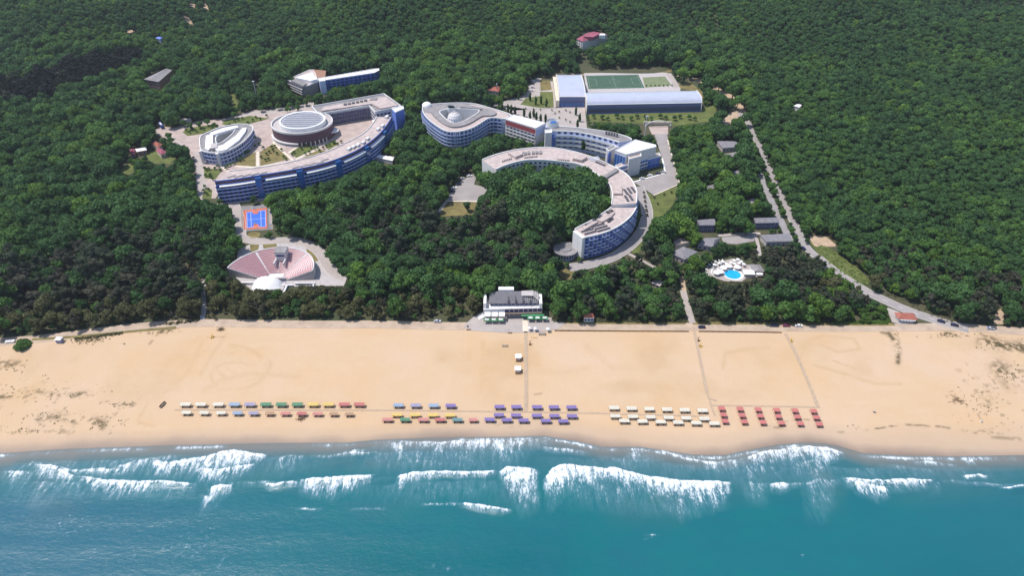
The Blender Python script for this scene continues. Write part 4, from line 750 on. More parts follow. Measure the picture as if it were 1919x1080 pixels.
def house(name, label, cat, px, H, roofh, wall, roof, floors=1, vis=1.0, ridge=.6, fac=True, gm='glass', sub=0.0, bay=3.2, mask=True):
    cu = np.mean([p[0] for p in px]); cv = np.mean([p[1] for p in px]); x, y, z = P(cu, cv+4, 0); root = thing(name, label, cat, (x, y, z))
    W = PW(px, z+H); b = MB(); b.prism(W, z-2, z+H, top=False); b.build('wall', wall, root); hip(root, W, z+H, z+H+roofh, roof, ridge=ridge)
    if mask: mask_wall(W, z, z+H, True, vis); fill3(VIS, z3(W, z+H)); fill3(VIS, z3(W, z+H+roofh)); fill3(FOOT, z3(W, z))
    if fac:
        A = np.array(W); i = int(np.argmin([(A[k]+A[(k+1) % 4])[1] for k in range(4)])); p, q = A[i], A[(i+1) % 4]
        if p[0] > q[0]: p, q = q, p
        facade(root, [p, q], z+.2, floors, H/floors, 1, bay, 1.5, 1.4, sill=.8, gm=gm, fm='offwhite')
    return root, W, z
r_, W, z = house('villa', 'large villa with crimson hipped roof standing alone on the wooded hill', 'villa', [(1082,72),(1103,63),(1137,64),(1136,70),(1092,77)], 7.5, 3.5, 'offwhite', 'crimson_roof', 3, 1.0) if False else house('villa', 'large villa with crimson hipped roof standing alone on the wooded hill', 'villa', [(1081,72.5),(1100,62),(1138,64),(1092,77.5)], 8.5, 4, 'offwhite', 'crimson_roof', 3, .9)
MB().prism(PW([(1092,68),(1104,62.5),(1124,62.5),(1112,69)], z+12), z+8, z+12).build('upper_storey', 'crimson_roof', r_); MB().box((*unproj(1128, 66, z+10), z+7), (7, 6, 4.2)).build('dormer', 'white', r_)
r_, W, z = house('woodland_hostel', 'brown brick building with stepped grey roof deep in the left wood', 'building', [(270,148),(310,129),(322,131),(297,153)], 9, 2, 'brick_brown', 'roof_grey', 3, .9, ridge=.8)
r_, W, z = house('red_roof_house', 'small house with orange-red tiled roof at the wood edge behind the dome hotel', 'house', [(913,168),(921,161),(938,164),(934,171)], 4, 2.6, 'cream', 'red_tile', 1, .9, ridge=.2); x, y = unproj(931, 160, 8); MB().box((x, y, z+3), (1, 1, 7)).build('chimney', 'offwhite', r_)
for lab, px, H, rh, wl, rf, rd in (
 ('cottage with terracotta hipped roof, topmost of the cluster by the campus entrance', [(284,268),(292,265),(303,270),(297,277)], 4.5, 2.4, 'cream', 'red_tile', .4),
 ('pink-brown roofed cottage, lowest of the cluster by the campus entrance', [(292,281),(302,278),(313,286),(301,289)], 4, 2, 'cream', 'crimson_roof', .5),
 ('small dark red-roofed shed at the left end of the cottage cluster', [(243,280),(252,279),(253,288),(245,289)], 3.5, 1.4, 'brick_brown', 'crimson_roof', .5),
 ('long low house with whitish roof between the cottages left of the campus', [(254,279),(273,276),(274,281),(257,284)], 4, 1.0, 'brick_brown', 'roof_white', .8)): house('cottage', lab, 'cottage', px, H, rh, wl, rf, 1, .9, rd)
# ---- grey-roofed cottages right of the crescent
for lab, px, H, rh, rd, fl in (
 ('grey-roofed guest cottage with blue shaded front, left of the pair above the footpath', [(1307,413),(1337,410.5),(1341,421.5),(1311,422)], 6.0, 1.8, .92, 2),
 ('grey-roofed guest cottage beside the cottage road, with blue shaded front', [(1413,409),(1452,408),(1460,417),(1417,418)], 5.4, 2.0, .92, 2),
 ('grey-roofed cottage at the lower end of the cottage road', [(1426,441),(1477,438),(1483,452),(1437,453)], 4, 1.8, .9, 1),
 ('wide grey-roofed cottage just above the round pool', [(1309,457),(1321,447),(1349,446),(1352,455),(1318,466)], 4, 1.8, .7, 1),
 ('grey hip-roofed restaurant cottage with a rounded terrace behind it', [(1257,474),(1281,463),(1306,472),(1283,486)], 4, 2.2, .3, 1),
 ('grey flat cottage near the dirt clearing at the top of the cottage road', [(1344,264),(1377,265),(1392,274),(1355,277)], 4, 1.0, .8, 1)):
    if len(px) == 5: px = [px[0], ((px[1][0]), px[1][1]), px[2], ((px[3][0]+px[4][0])/2, (px[3][1]+px[4][1])/2+2)]
    house('guest_cottage', lab, 'cottage', px, H, rh, 'cottage_shaded_wall' if fl == 2 else 'concrete', 'roof_pale_slate', fl, .9, rd)  # two-storey walls coloured dark navy, painting in the shade of their fronts
for lab, px in (('grey cottage roof half hidden in trees below the flat cottage', [(1358,289),(1376,286),(1392,289),(1376,294)]), ('small grey cottage roof buried in trees above the guest cottages', [(1368,322),(1384,318),(1393,324),(1377,328)]), ('pale cottage roof among trees left of the cottage road', [(1318,350),(1336,346),(1346,350),(1328,356)]), ('pale grey cottage roof beside the upper cottage road', [(1404,376),(1414,372),(1416,382),(1406,384)])):
    x, y, z = P(np.mean([p[0] for p in px]), np.mean([p[1] for p in px])); root = thing('guest_cottage', lab, 'cottage', (x, y, 0)); W = PW(px, 4); b = MB(); b.prism(W, -1, 4, top=False); b.build('wall', 'offwhite', root); hip(root, W, 4, 5.6, 'roof_grey', ridge=.7); fill3(VIS, z3(W, 5)); fill3(FOOT, z3(W, 0))
x, y = unproj(1280, 456, 3.5); root = thing('round_terrace', 'rounded pinkish terrace roof behind the grey hip-roofed restaurant cottage', 'terrace', (x, y, 0)); A = [(x+6.5*math.cos(a), y+6.5*math.sin(a)) for a in np.linspace(.3, 3.6, 16)]; MB().prism(A, -.5, 3.2, top=False).build('wall', 'cream', root); MB().prism(A, 3.21, 3.7).build('roof', 'paving_pink', root); fill3(VIS, z3(A, 3.6)); fill3(FOOT, z3(A, 0))
root, W, z = house('path_hut', 'small hut with pale pink roof by the left footpath near the pool', 'hut', [(1222,530),(1232,525),(1243,528),(1236,536)], 2.8, .8, 'cream', 'roof_pink', 1, 1, .5)
root, W, z = house('seaside_hut', 'small white hut with orange tiled roof beside the beach promenade', 'hut', [(1094.5,595.5),(1095.5,590),(1111,590),(1113,595.5)], 3.4, 2.2, 'white', 'red_tile', 1, 1, .6, bay=1.8)
# ---- dark glass buildings hidden in wood
root, W, z = house('hidden_shed', 'small pale roof half buried in trees below the blue crescent', 'shed', [(702,294),(712,290),(738,294),(735,301)], 3.5, .6, 'offwhite', 'roof_white', 1, 1, .8, fac=False)
root, W, z = house('forest_hut', 'tiny white-walled hut alone in the right-hand forest', 'hut', [(1488,198),(1494,195.5),(1502,196.5),(1498,201)], 4, 1.0, 'white', 'roof_white', 1, 1, .6, fac=False)
root, W, z = house('forest_hut', 'tiny blue-roofed hut in the far left forest', 'hut', [(292,71),(298,68.5),(305,69.5),(300,73)], 4, 1.0, 'pale_blue', 'blue_wall', 1, 1, .6, fac=False)
# ================================================================ amphitheatre
cx, cy = 0, 0
cx, cy = map(float, unproj(514, 527, 0)); root = thing('amphitheatre', 'open-air amphitheatre with pink rows of seats fanning round a stage', 'amphitheatre', (cx, cy, 0))
pl = unproj(428, 503, 6.5); pr = unproj(585, 508, 6.5); pb = unproj(530, 466, 6.5)
Rl, Rr, Rb = (math.hypot(p[0]-cx, p[1]-cy) for p in (pl, pr, pb)); al = math.atan2(pl[1]-cy, pl[0]-cx); ar = math.atan2(pr[1]-cy, pr[0]-cx)
if al < 0: al += 2*math.pi
NA = 60
def arc(t_, z):                                     # t_: 0 stage edge .. 1 rim
    o = []
    for k in range(NA):
        a = ar+(al-ar)*k/(NA-1); R_ = np.interp(a, [ar, (ar+math.pi/2)/2, math.pi/2, (al+math.pi/2)/2, al], [Rr, (Rr+Rb)/2*1.04, Rb, (Rl+Rb)/2*1.0, Rl]); r_ = 8.0+(R_-8.0)*t_; o.append((cx+r_*math.cos(a), cy+r_*math.sin(a), z))
    return o
NR = 16; HA = 6.2
b = MB()
for i in range(NR):
    t0, t1, z0_, z1_ = i/NR, (i+1)/NR, .2+HA*i/NR, .2+HA*(i+1)/NR
    b.strip(arc(t0, z0_), arc(t0, z1_)); b.strip(arc(t0, z1_), arc(t1, z1_))
b.build('tier_steps', 'offwhite', root)
for i in range(NR):
    z1_ = .2+HA*(i+1)/NR+.02; b = MB(); A = arc((i+.12)/NR, z1_); B = arc((i+.52)/NR, z1_); A2 = arc((i+.12)/NR, z1_+.38); B2 = arc((i+.52)/NR, z1_+.38)
    aisles = {int(NA*f) for f in (.27, .5, .73)}
    for k in range(NA-1):
        if k in aisles: continue
        b.add([A[k], A[k+1], A2[k+1], A2[k], B[k], B[k+1], B2[k+1], B2[k]], [(0,1,2,3),(3,2,6,7),(7,6,5,4)])
    b.build('seat_row', 'seat_pink', root)
b = MB(); b.strip(arc(1, -.5), arc(1, HA+1.1)); b.strip(arc(1, HA+1.1), arc(1.03, HA+1.1)); b.strip(arc(1.03, -.5), arc(1.03, HA+1.1)); b.build('rim_wall', 'offwhite', root)
for k in (0, NA-1):
    b = MB(); q = [arc(t_, .2+HA*t_+.5)[k] for t_ in np.linspace(0, 1.03, 12)]; g = [(x, y, -.5) for x, y, z in q]; q2 = [(x, y-.5, z) for x, y, z in q]; g2 = [(x, y-.5, z) for x, y, z in g]; b.strip(q2, g2); b.strip(q, q2); b.build('side_wall', 'concrete', root)
b = MB(); A = arc(0, .12); b.add(A+[(cx, cy-1, .12)], [tuple(range(len(A)+1))]); b.build('orchestra', 'concrete', root)
x, y = unproj(528, 470, 9); w_ = 7.0; MB().box((x, y-1, 3), (w_, 7, 7.2), -.03).build('control_booth', 'offwhite', root); MB().box((x, y-1, 10.2), (w_+.8, 7.8, .5), -.03).build('booth_roof', 'roof_grey', root); MB().box((x, y-4.55, 7.2), (w_*.8, .2, 1.5), -.03).build('booth_window', 'glass', root)
for k in (-1, 1): MB().box((x+k*w_*.45, y-7.5, 3.5), (.7, 6, 2.6), -.03).build('booth_pier', 'offwhite', root)
x, y = unproj(515, 518, 3.2); MB().prism(PW([(507,514),(532,513),(530,519.5),(500,520.5)], 3.6), 3.4, 3.7, bottom=True).build('stage_roof', 'white', root)
sx, sy = map(float, unproj(501, 537, 0)); b = MB(); n_, k_ = 16, 6; vs = []; fs = []
for j in range(k_+1):
    for i in range(n_+1): a = i/n_; h = 5.6*math.sin(math.pi*min(max(a, .0), 1))**.6*(1-.75*(j/k_)**1.6)+.5; vs.append((sx-9.5+19*a, sy+3.0-9*j/k_*(.75+.25*math.sin(math.pi*a)), h))
for j in range(k_):
    for i in range(n_): q = j*(n_+1)+i; fs.append((q, q+n_+1, q+n_+2, q+1))
b.add(vs, fs); b.build('stage_canopy', 'white', root, True); MB().box((sx+1, sy-2, -.3), (21, 9, 1.2)).build('stage_floor', 'concrete', root)
for dx, dy, d, h in ((13, 0, (8, 1, 1), 1.6), (24, 1.5, (12, 1, 1), 2.0), (-15, 2, (12, 1.2, 1), 2.2), (13, -5, (1.2, 9, 1), 1.8), (30, -.5, (1, 7, 1), 1.5)): MB().box((sx+dx, sy+dy, -.3), (d[0], d[1], h)).build('stage_wall', 'offwhite', root)
for q in (arc(1.05, HA+1), ): fill3(VIS, q+[(cx, cy-3, 0)])
fill3(VIS, arc(1.05, 0)+[(cx, cy-3, 0)]); fill3(FOOT, arc(1.1, 0)+[(cx, cy-12, 0)]); opened([(470,520),(575,520),(585,536),(548,543),(472,543)])
# ---- multi-sport court
root, z0 = root_at('sports_court', 'blue and orange sports court with wire fence below the blue crescent', 'sports court', 478, 412, 0)
cw = PW([(455.5,395),(500,389.5),(501,428),(457,430)], .2); MB().prism(cw, -.2, .22).build('court_border', 'court_orange', root)
Qc = lambda s_, t_: tuple((1-s_)*(1-t_)*cw[0][k]+s_*(1-t_)*cw[1][k]+s_*t_*cw[2][k]+(1-s_)*t_*cw[3][k] for k in (0, 1))
MB().prism([Qc(.13,.10), Qc(.95,.10), Qc(.95,.93), Qc(.13,.93)], .1, .232).build('playing_surface', 'court_blue', root)
for s_, t_, h in ((.52,.10,.15),(.52,.93,-.15)): MB().prism([Qc(s_-.15,t_), Qc(s_+.15,t_), Qc(s_+.09,t_+h), Qc(s_-.09,t_+h)], .1, .244).build('penalty_area', 'court_orange', root)
b = MB()
for p, q in (((.15,.12),(.93,.12)),((.15,.91),(.93,.91)),((.15,.12),(.15,.91)),((.93,.12),(.93,.91)),((.15,.515),(.93,.515)),((.32,.12),(.32,.91)),((.74,.12),(.74,.91))):
    a, c = np.array(Qc(*p)), np.array(Qc(*q)); d = (c-a)/np.linalg.norm(c-a); n_ = np.array([-d[1], d[0]])*.09; b.add([(*(a+n_), .25), (*(a-n_), .25), (*(c-n_), .25), (*(c+n_), .25)], [(0,1,2,3)])
b.build('court_lines', 'line', root)
for t_ in np.linspace(0, 1, 7):
    for s_ in (-.04, 1.04): x, y = Qc(s_, t_); MB().tube((x, y, -.1), (x, y, 4), .08, n=5).build('fence_post', 'concrete_dark', root)
for s_ in (-.04, 1.04): A, B = Qc(s_, 0), Qc(s_, 1); b = MB(); [b.tube((*A, z), (*B, z), .05, n=4) for z in (.3, 2, 3.9)]; b.build('fence_rail', 'concrete_dark', root)
for t_, s2 in ((.1, 1), (.93, -1)):
    x, y = Qc(.52, t_); b = MB(); b.tube((x, y, 0), (x, y+.0, 3.4), .09, n=5); b.box((x, y-.4*s2, 2.7), (1.8, .08, 1.1)); b.build('basketball_hoop', 'white', root)
opened([(450,386),(506,384),(508,431),(452,434)])
x, y, z = P(537, 437); root = thing('red_shelter', 'small red-roofed shelter at the wood edge above the amphitheatre drive', 'shelter', (x, y, 0)); MB().box((x, y, 2.3), (5, 3, .5)).build('roof', 'red_wall', root); [MB().tube((x+a*2, y+c, 0), (x+a*2, y+c, 2.3), .1).build('post', 'wood', root) for a in (-1, 1) for c in (-1, 1)]; opened([(528,430),(542,430),(542,440),(528,440)])
# ================================================================ beach restaurant
root, z0 = root_at('beach_restaurant', 'white two-storey beach restaurant with dark slate roof and green terraces', 'restaurant', 960, 603, 0)
x0, y0_ = map(float, unproj(906, 601, 0)); x1 = float(unproj(1016, 601, 0)[0]); L = x1-x0; yb = y0_+15
MB().prism([(x0, y0_+3), (x1, y0_+4.5), (x1, yb), (x0, yb)], -.5, 6.2, top=False).build('wall', 'offwhite', root)
MB().prism([(x0, y0_+3), (x1, y0_+4.5), (x1, yb), (x0, yb)], 6.0, 6.25).build('terrace_floor', 'offwhite', root)
rx0, rx1 = x0+3.4, x1-2.6; b = MB(); ye, yr = y0_+6.0, y0_+13.5; b.add([(rx0, ye, 8.3), (rx1, ye+.5, 8.5), (rx1-.2, yr, 12.2), (rx0+.4, yr, 12.0), (rx0, yb+.5, 9), (rx1, yb+.5, 9)], [(0,1,2,3),(3,2,5,4)]); b.add([(rx0, ye, 8.0), (rx1, ye+.5, 8.2), (rx1, ye+.5, 8.5), (rx0, ye, 8.3)], [(0,1,2,3)]); b.build('roof', 'roof_slate', root)
MB().prism([(rx0+.5, ye+1), (rx1-.5, ye+1.4), (rx1-.5, yb-.3), (rx0+.5, yb-.3)], 6.2, 8.6, top=False).build('upper_wall', 'offwhite', root)
for k in range(4): xx = rx0+L*(.32+.125*k); b = MB(); b.add([(xx-.15, ye-.1, 8.4), (xx+1.6, ye+.9, 9.1), (xx, ye+4.8, 11.4), (xx, ye+.4, 10.6)], [(0,1,2),(0,2,3),(0,3,1),(1,3,2)]); b.build('roof_fin', 'roof_slate', root)
facade(root, [(rx0+.5, ye+1), (rx1-.5, ye+1.4)], 6.3, 1, 2.2, 1, 2.6, 2.1, 1.7, sill=.25, fm='wood')
for xx in (x0+.9, x1-.9): MB().box((xx, y0_+9, 6), (1.7, 9.5, 3.9)).build('gable_tower', 'white', root)
MB().box((x0+9.5+L*.12, yb+.8, 0), (9.5, 3, 12.6)).build('rear_block', 'white', root); b = MB()
for k in range(9):
    a = k/8; b.tube((rx1-10+10*a, yr-2*a*a, 12.3+1.2*math.sin(a*2)), (rx1-10+10*a, ye+2-a, 8.7+1.0*a), .13, n=4)
b.strip([(rx1-10, yr, 12.4), (rx1-3, yr-.6, 13.3), (rx1+.6, yr-3, 12.4)], [(rx1-10, yr-3.4, 11.3), (rx1-3, yr-4.4, 12.0), (rx1+.6, ye+1, 9.4)]); b.build('glass_canopy', 'concrete', root)
facade(root, [(x0+L*.36, y0_+3.5), (x1, y0_+4.5)], .3, 2, 3.0, 1, 3.0, 2.2, 1.9, sill=.4, fm='wood', balc=2.0, bm='wood_grey', dm=None)
for k in range(3):
    xx = x0+2.6+k*4.3; b = MB(); b.box((xx, y0_+.6, 4.3), (3.7, 3.9, .35), mi=0); [b.tube((xx+a*1.6, y0_+.6+c*1.7, 0), (xx+a*1.6, y0_+.6+c*1.7, 4.3), .08, mi=1) for a in (-1, 1) for c in (-1, 1)]; b.build('white_awning', ['white', 'wood_grey'], root)
for k in range(3):
    for xx, yy, nm in ((x0+2.2+k*4.2, y0_-2.2, 'green_awning'), (x0+L*.80+k*4.3, y0_-.6, 'green_awning')):
        b = MB(); b.prism([(xx-1.9, yy-1.4), (xx+1.9, yy-1.4), (xx+1.9, yy+1.4), (xx-1.9, yy+1.4)], 2.6, 2.75, 0, bottom=True); b.box((xx, yy+.2, 2.75), (2.4, 1.6, .1), mi=2); [b.tube((xx+a*1.7, yy+c*1.2, 0), (xx+a*1.7, yy+c*1.2, 2.6), .07, mi=1) for a in (-1, 1) for c in (-1, 1)]; b.build(nm, ['green_cloth', 'wood_grey', 'offwhite'], root)
MB().box((x0+L*.84, y0_+1.3, 2.9), (14, 2.0, .25)).build('green_gutter', 'green_cloth', root)
for k in range(8): MB().box((x0-3+k*.9, y0_+6.5+k*.35-3.5, -.3), (1.0, 5, .5+.3*k), .2).build('stair_step', 'offwhite', root)
opened([(906,557),(1014,557),(1020,580),(1032,606),(890,606),(903,582)])
def leafy(b, c, r, n, rnd, sq=.8, lf=.45):
    for _ in range(n):
        d = Vector((rnd.gauss(0,1), rnd.gauss(0,1), rnd.gauss(0,1)+.2)).normalized(); p = Vector(c)+Vector((d.x*r, d.y*r, d.z*r*sq))*rnd.uniform(.75, 1.08); nn = (d+Vector((rnd.gauss(0,.6), rnd.gauss(0,.6), rnd.gauss(0,.5)))).normalized(); u = nn.orthogonal().normalized(); q = nn.cross(u); s_ = lf*rnd.uniform(.6, 1.3)
        a = rnd.uniform(0, 6.28); u2 = u*math.cos(a)+q*math.sin(a); q2 = nn.cross(u2); b.add([p-u2*s_-q2*s_*.7, p+u2*s_-q2*s_*.7, p+u2*s_*.8+q2*s_*.7, p-u2*s_*.8+q2*s_*.7], [(0,1,2,3)])
# ---- kiosk at the junction
x, y, z = P(1697, 603); root = thing('road_kiosk', 'white kiosk with orange tiled roof in the corner of the two roads', 'kiosk', (x, y, 0)); A = [(x+a*4.6, y+c*2.8+1.5) for a, c in ((-1,-.7),(.9,-1),(1,.8),(-1,1))]
MB().prism(A, -.3, 3.0, top=False).build('wall', 'white', root); hip(root, A, 3.0, 5.2, 'red_tile', 1.5, .55); facade(root, [A[0], A[1]], .2, 1, 2.6, 1, 1.6, 1.3, 1.5, sill=.6, fm='white'); MB().prism([(p[0], p[1]-1.3) for p in A[:2]]+[(A[1][0], A[1][1]+.1), (A[0][0], A[0][1]+.1)], 2.4, 2.6, bottom=True).build('counter_awning', 'white', root); opened([(1678,582),(1716,582),(1718,612),(1676,612)])
# ================================================================ cars, buses
def car_proto(paint, label, loc, rz, group):
    root = thing('parked_car', label, 'car', loc, group, rz); b = MB(); L_, W_ = 4.4, 1.8
    sec = [(-2.2,.55,.80),(-2.15,.35,.86),(-1.5,.28,.98),(-.6,.25,1.0),(1.0,.25,1.0),(1.7,.28,.92),(2.15,.38,.80),(2.2,.5,.7)]
    A = [(x_, -W_/2*(.9 if abs(x_) > 2 else 1), a) for x_, a, c in sec]; B = [(x_, -W_/2*(.88 if abs(x_) > 2 else .97), c) for x_, a, c in sec]; A2 = [(x_, -y_, z_) for x_, y_, z_ in A]; B2 = [(x_, -y_, z_) for x_, y_, z_ in B]
    b.strip(A, B); b.strip(B, B2); b.strip(A2, B2, flip=True); b.strip(A, A2, flip=True); b.add([A[0], B[0], B2[0], A2[0]], [(0,1,2,3)]); b.add([A[-1], B[-1], B2[-1], A2[-1]], [(3,2,1,0)]); part('body', b.mesh('car_body', paint), root)
    b = MB(); lo = [(-1.75,-.83,.97),(1.05,-.83,.98),(1.05,.83,.98),(-1.75,.83,.97)]; hi = [(-1.2,-.66,1.44),(.3,-.66,1.46),(.3,.66,1.46),(-1.2,.66,1.44)]; b.add(lo+hi, [(0,1,5,4),(1,2,6,5),(2,3,7,6),(3,0,4,7)]); part('cabin_glass', b.mesh('car_glass', 'glass'), root)
    b = MB(); b.add([(-1.25,-.68,1.44),(.34,-.68,1.46),(.34,.68,1.46),(-1.25,.68,1.44),(-1.15,-.6,1.5),(.22,-.6,1.52),(.22,.6,1.52),(-1.15,.6,1.5)], [(4,5,6,7),(0,1,5,4),(1,2,6,5),(2,3,7,6),(3,0,4,7)]); part('roof', b.mesh('car_roof', paint), root)
    wb = MB(); wb.tube((0,-.11,0), (0,.11,0), .32, n=12, mi=0); wb.tube((0,-.12,0), (0,.12,0), .18, n=8, mi=1); wm = wb.mesh('car_wheel', ['tyre', 'chrome'])
    for a in (-1.35, 1.35):
        for c in (-.82, .82): part('wheel', wm, root, (a, c, .32))
    return root
for nm, c in (('paint_black', (.02,.02,.025)), ('paint_white', (.78,.78,.78)), ('paint_red', (.22,.03,.045)), ('paint_silver', (.45,.46,.48)), ('paint_blue', (.05,.08,.28))): M(nm, c, .3, 0, .03)
CARS = [(1315,615,'paint_black',0,'black car driving on the promenade beside the white footpath end','cars along the promenade'),(1452,612,'paint_black',0,'dark car parked on the promenade, first of three in a line','cars along the promenade'),(1473,612,'paint_red',0,'dark red car parked between a dark and a white car on the promenade','cars along the promenade'),(1497,612.5,'paint_white',0,'white car parked on the promenade next to the dark red car','cars along the promenade'),
 (1788,611,'paint_black',-.35,'black car at the road junction past the orange-roofed kiosk','cars along the promenade'),(1763,604,'paint_black',-.45,'dark car at the edge of the access road above the junction','cars along the promenade'),(1855,617.5,'paint_silver',-.1,'grey car parked under trees beside the far end of the promenade','cars along the promenade'),(1505,467,'paint_black',-1.2,'dark car driving down the access road near the dirt clearing','cars on the access road'),
 (880,331,'paint_white',.3,'white car at the top of the parking clearing in the wood','cars in the parking clearing'),(866,336,'paint_silver',.4,'silver car, second from the top in the parking clearing','cars in the parking clearing'),(860,347,'paint_black',.3,'black car under trees halfway along the parking clearing','cars in the parking clearing'),(851,354,'paint_white',.2,'white car in the lower part of the parking clearing','cars in the parking clearing'),(847,360,'paint_black',.2,'black car, lowest in the parking clearing','cars in the parking clearing'),
 (1218,330,'paint_white',.35,'white car on the hotel plaza close to the front wing','cars on the hotel plaza'),(1233,326.5,'paint_black',.1,'black car on the hotel plaza beside the white kerb','cars on the hotel plaza'),(1243,324,'paint_silver',.1,'silver car on the hotel plaza farthest from the hotel','cars on the hotel plaza'),(1203,336,'paint_white',.35,'white car at the corner of the hotel plaza near the ring road','cars on the hotel plaza'),
 (999,152,'paint_white',0,'white car, topmost of the row left of the gym hall','cars by the gym hall'),(998,158,'paint_black',0,'black car in the middle of the row left of the gym hall','cars by the gym hall'),(998,165,'paint_silver',0,'silver car near the lower end of the row left of the gym hall','cars by the gym hall'),(997,171,'paint_white',0,'white car, lowest of the row left of the gym hall','cars by the gym hall'),(820,604,'paint_silver',0,'pale car under trees on the promenade left of the beach restaurant','cars along the promenade')]
CP = {}
for u, v, pt, rz, lab, grp in CARS:
    x, y, z = P(u, v); zz = z+.16
    if pt not in CP: CP[pt] = car_proto(pt, lab, (x, y, zz), rz, grp)
    else: dup(CP[pt], (x, y, zz), rz, lab, grp)
    fill(VIS, [(u-8, v-4), (u+8, v-4), (u+8, v+3), (u-8, v+3)]); fill(FOOT, [(u-9, v-5), (u+9, v-5), (u+9, v+5), (u-9, v+5)])
def bus(paint, label, u, v, rz, L_=11):
    x, y, z = P(u, v); root = thing('coach', label, 'bus', (x, y, .12), 'coaches at the campus entrance', rz); b = MB(); b.box((0,0,.4), (L_, 2.5, 2.7), taper=.97); part('body', b.mesh('coach_body', paint), root)
    b = MB(); b.box((0,0,1.5), (L_*.985, 2.52, .9)); part('window_band', b.mesh('coach_glass', 'glass'), root); b = MB(); b.box((0,0,3.1), (L_*.5, 1.5, .25)); part('roof_unit', b.mesh('coach_unit', 'offwhite'), root)
    wb = MB(); wb.tube((0,-.15,0), (0,.15,0), .48, n=12); wm = wb.mesh('coach_wheel', 'tyre')
    for a in (-L_*.32, L_*.3):
        for c in (-1.15, 1.15): part('wheel', wm, root, (a, c, .48))
    fill(VIS, [(u-12, v-9), (u+12, v-9), (u+12, v+4), (u-12, v+4)])
bus('paint_blue', 'dark blue coach parked at the tip of the campus entrance', 303, 238, -.95); bus('paint_white', 'white coach parked at the wood edge above the campus entrance', 348, 229, .1)
# ================================================================ pool and its furniture
wsheet('pool_deck', [(1322,516),(1327,506),(1336,497),(1350,490.5),(1372,485),(1384,487),(1397,496),(1426,500),(1429,519),(1398,522),(1390,528),(1360,528),(1340,521)], .12, 'paving')
px, py = map(float, unproj(1374.5, 515, 0)); root = thing('swimming_pool', 'oval swimming pool with bright blue water and pale rim', 'pool', (px, py, 0))
E = lambda a, c, n=40, dx=0: [(px+dx+a*math.cos(2*math.pi*i/n), py+c*math.sin(2*math.pi*i/n)) for i in range(n)]
MB().prism(E(6.6, 6.2), -.3, .2).build('pool_rim', 'white', root); MB().prism(E(5.3, 5.0, dx=-.5), -.2, .215).build('pool_water', 'pool_water', root)
b = MB(); b.tube((px+5.2, py+1, .2), (px+5.2, py+1, 1.2), .06); b.tube((px+5.2, py+1, 1.2), (px+4.4, py+1, .2), .06); b.build('ladder', 'chrome', root)
opened([(1320,500),(1340,488),(1372,480),(1398,490),(1432,500),(1434,522),(1400,524),(1392,532),(1356,532),(1322,522)])
def canopyset(name, label, cat, u, v, w_, d_, h, mat, rz=0, pitch=.5, group=None):
    x, y, z = P(u, v); root = thing(name, label, cat, (x, y, .1), group, rz); b = MB(); b.add([(-w_/2,-d_/2,h),(w_/2,-d_/2,h),(w_/2,d_/2,h),(-w_/2,d_/2,h),(0,0,h+pitch),(-w_/2,-d_/2,h-.25),(w_/2,-d_/2,h-.25),(w_/2,d_/2,h-.25),(-w_/2,d_/2,h-.25)], [(0,1,4),(1,2,4),(2,3,4),(3,0,4),(5,6,1,0),(6,7,2,1),(7,8,3,2),(8,5,0,3)]); part('roof', b.mesh(name+'_roof', mat), root)
    pm = MB().tube((0,0,0), (0,0,h), .06).mesh(name+'_post', 'wood_grey')
    for a in (-1, 1):
        for c in (-1, 1): part('post', pm, root, (a*(w_/2-.15), c*(d_/2-.15), 0))
    return root
canopyset('bar_tent', 'large white square tent over the pool bar', 'tent', 1402, 517, 7.2, 5.0, 2.8, 'white', -.05, .6)
x, y, z = P(1418, 510); root = thing('pool_house', 'grey-roofed pool house right of the white bar tent', 'building', (x, y, 0)); A = [(x-2.6, y-3), (x+3.4, y-3.4), (x+2.4, y+4), (x-4, y+4)]; MB().prism(A, 0, 3, top=False).build('wall', 'offwhite', root); hip(root, A, 3, 4.2, 'roof_grey', ridge=.5)
canopyset('bar_tent', 'small white tent below the grey-roofed pool house', 'tent', 1422, 519, 4.2, 2.2, 2.4, 'white', .0, .3)
def umb_proto(label, loc, mat='white', group=None, r=2.4, cat='umbrella', nm='pool_umbrella'):
    root = thing(nm, label, cat, loc, group); b = MB(); n_ = 8
    vs = [(r*math.cos(2*math.pi*i/n_), r*math.sin(2*math.pi*i/n_), 2.2) for i in range(n_)]+[(0,0,2.95)]+[(r*math.cos(2*math.pi*i/n_), r*math.sin(2*math.pi*i/n_), 2.0) for i in range(n_)]
    b.add(vs, [(i, (i+1) % n_, n_) for i in range(n_)]+[(9+i, 9+(i+1) % n_, (i+1) % n_, i) for i in range(n_)]); part('canopy', b.mesh(nm+'_canopy', mat), root); part('pole', MB().tube((0,0,0), (0,0,3.05), .05).mesh(nm+'_pole', 'wood_grey'), root); part('base', MB().cyl((0,0,0), .4, .35, .12, 10).mesh(nm+'_base', 'concrete'), root); return root
UM = None; labs = ['first big white umbrella left of the pool, nearest its lower side', 'big white umbrella at the upper left of the pool', 'big white umbrella right above the pool', 'big white umbrella between the pool and the white bar tent', 'big white umbrella left of the pool, set farther back']
for (u, v), lab in zip(((1349,514),(1355,507),(1365,503.5),(1381,505.5),(1342,516)), labs):
    x, y, z = P(u, v); loc = (x, y, .12); UM = umb_proto(lab, loc, group='big white umbrellas round the pool', r=2.35) if UM is None else UM
    if UM['label'] != lab: dup(UM, loc, .3, lab)
SU = None; k = 0
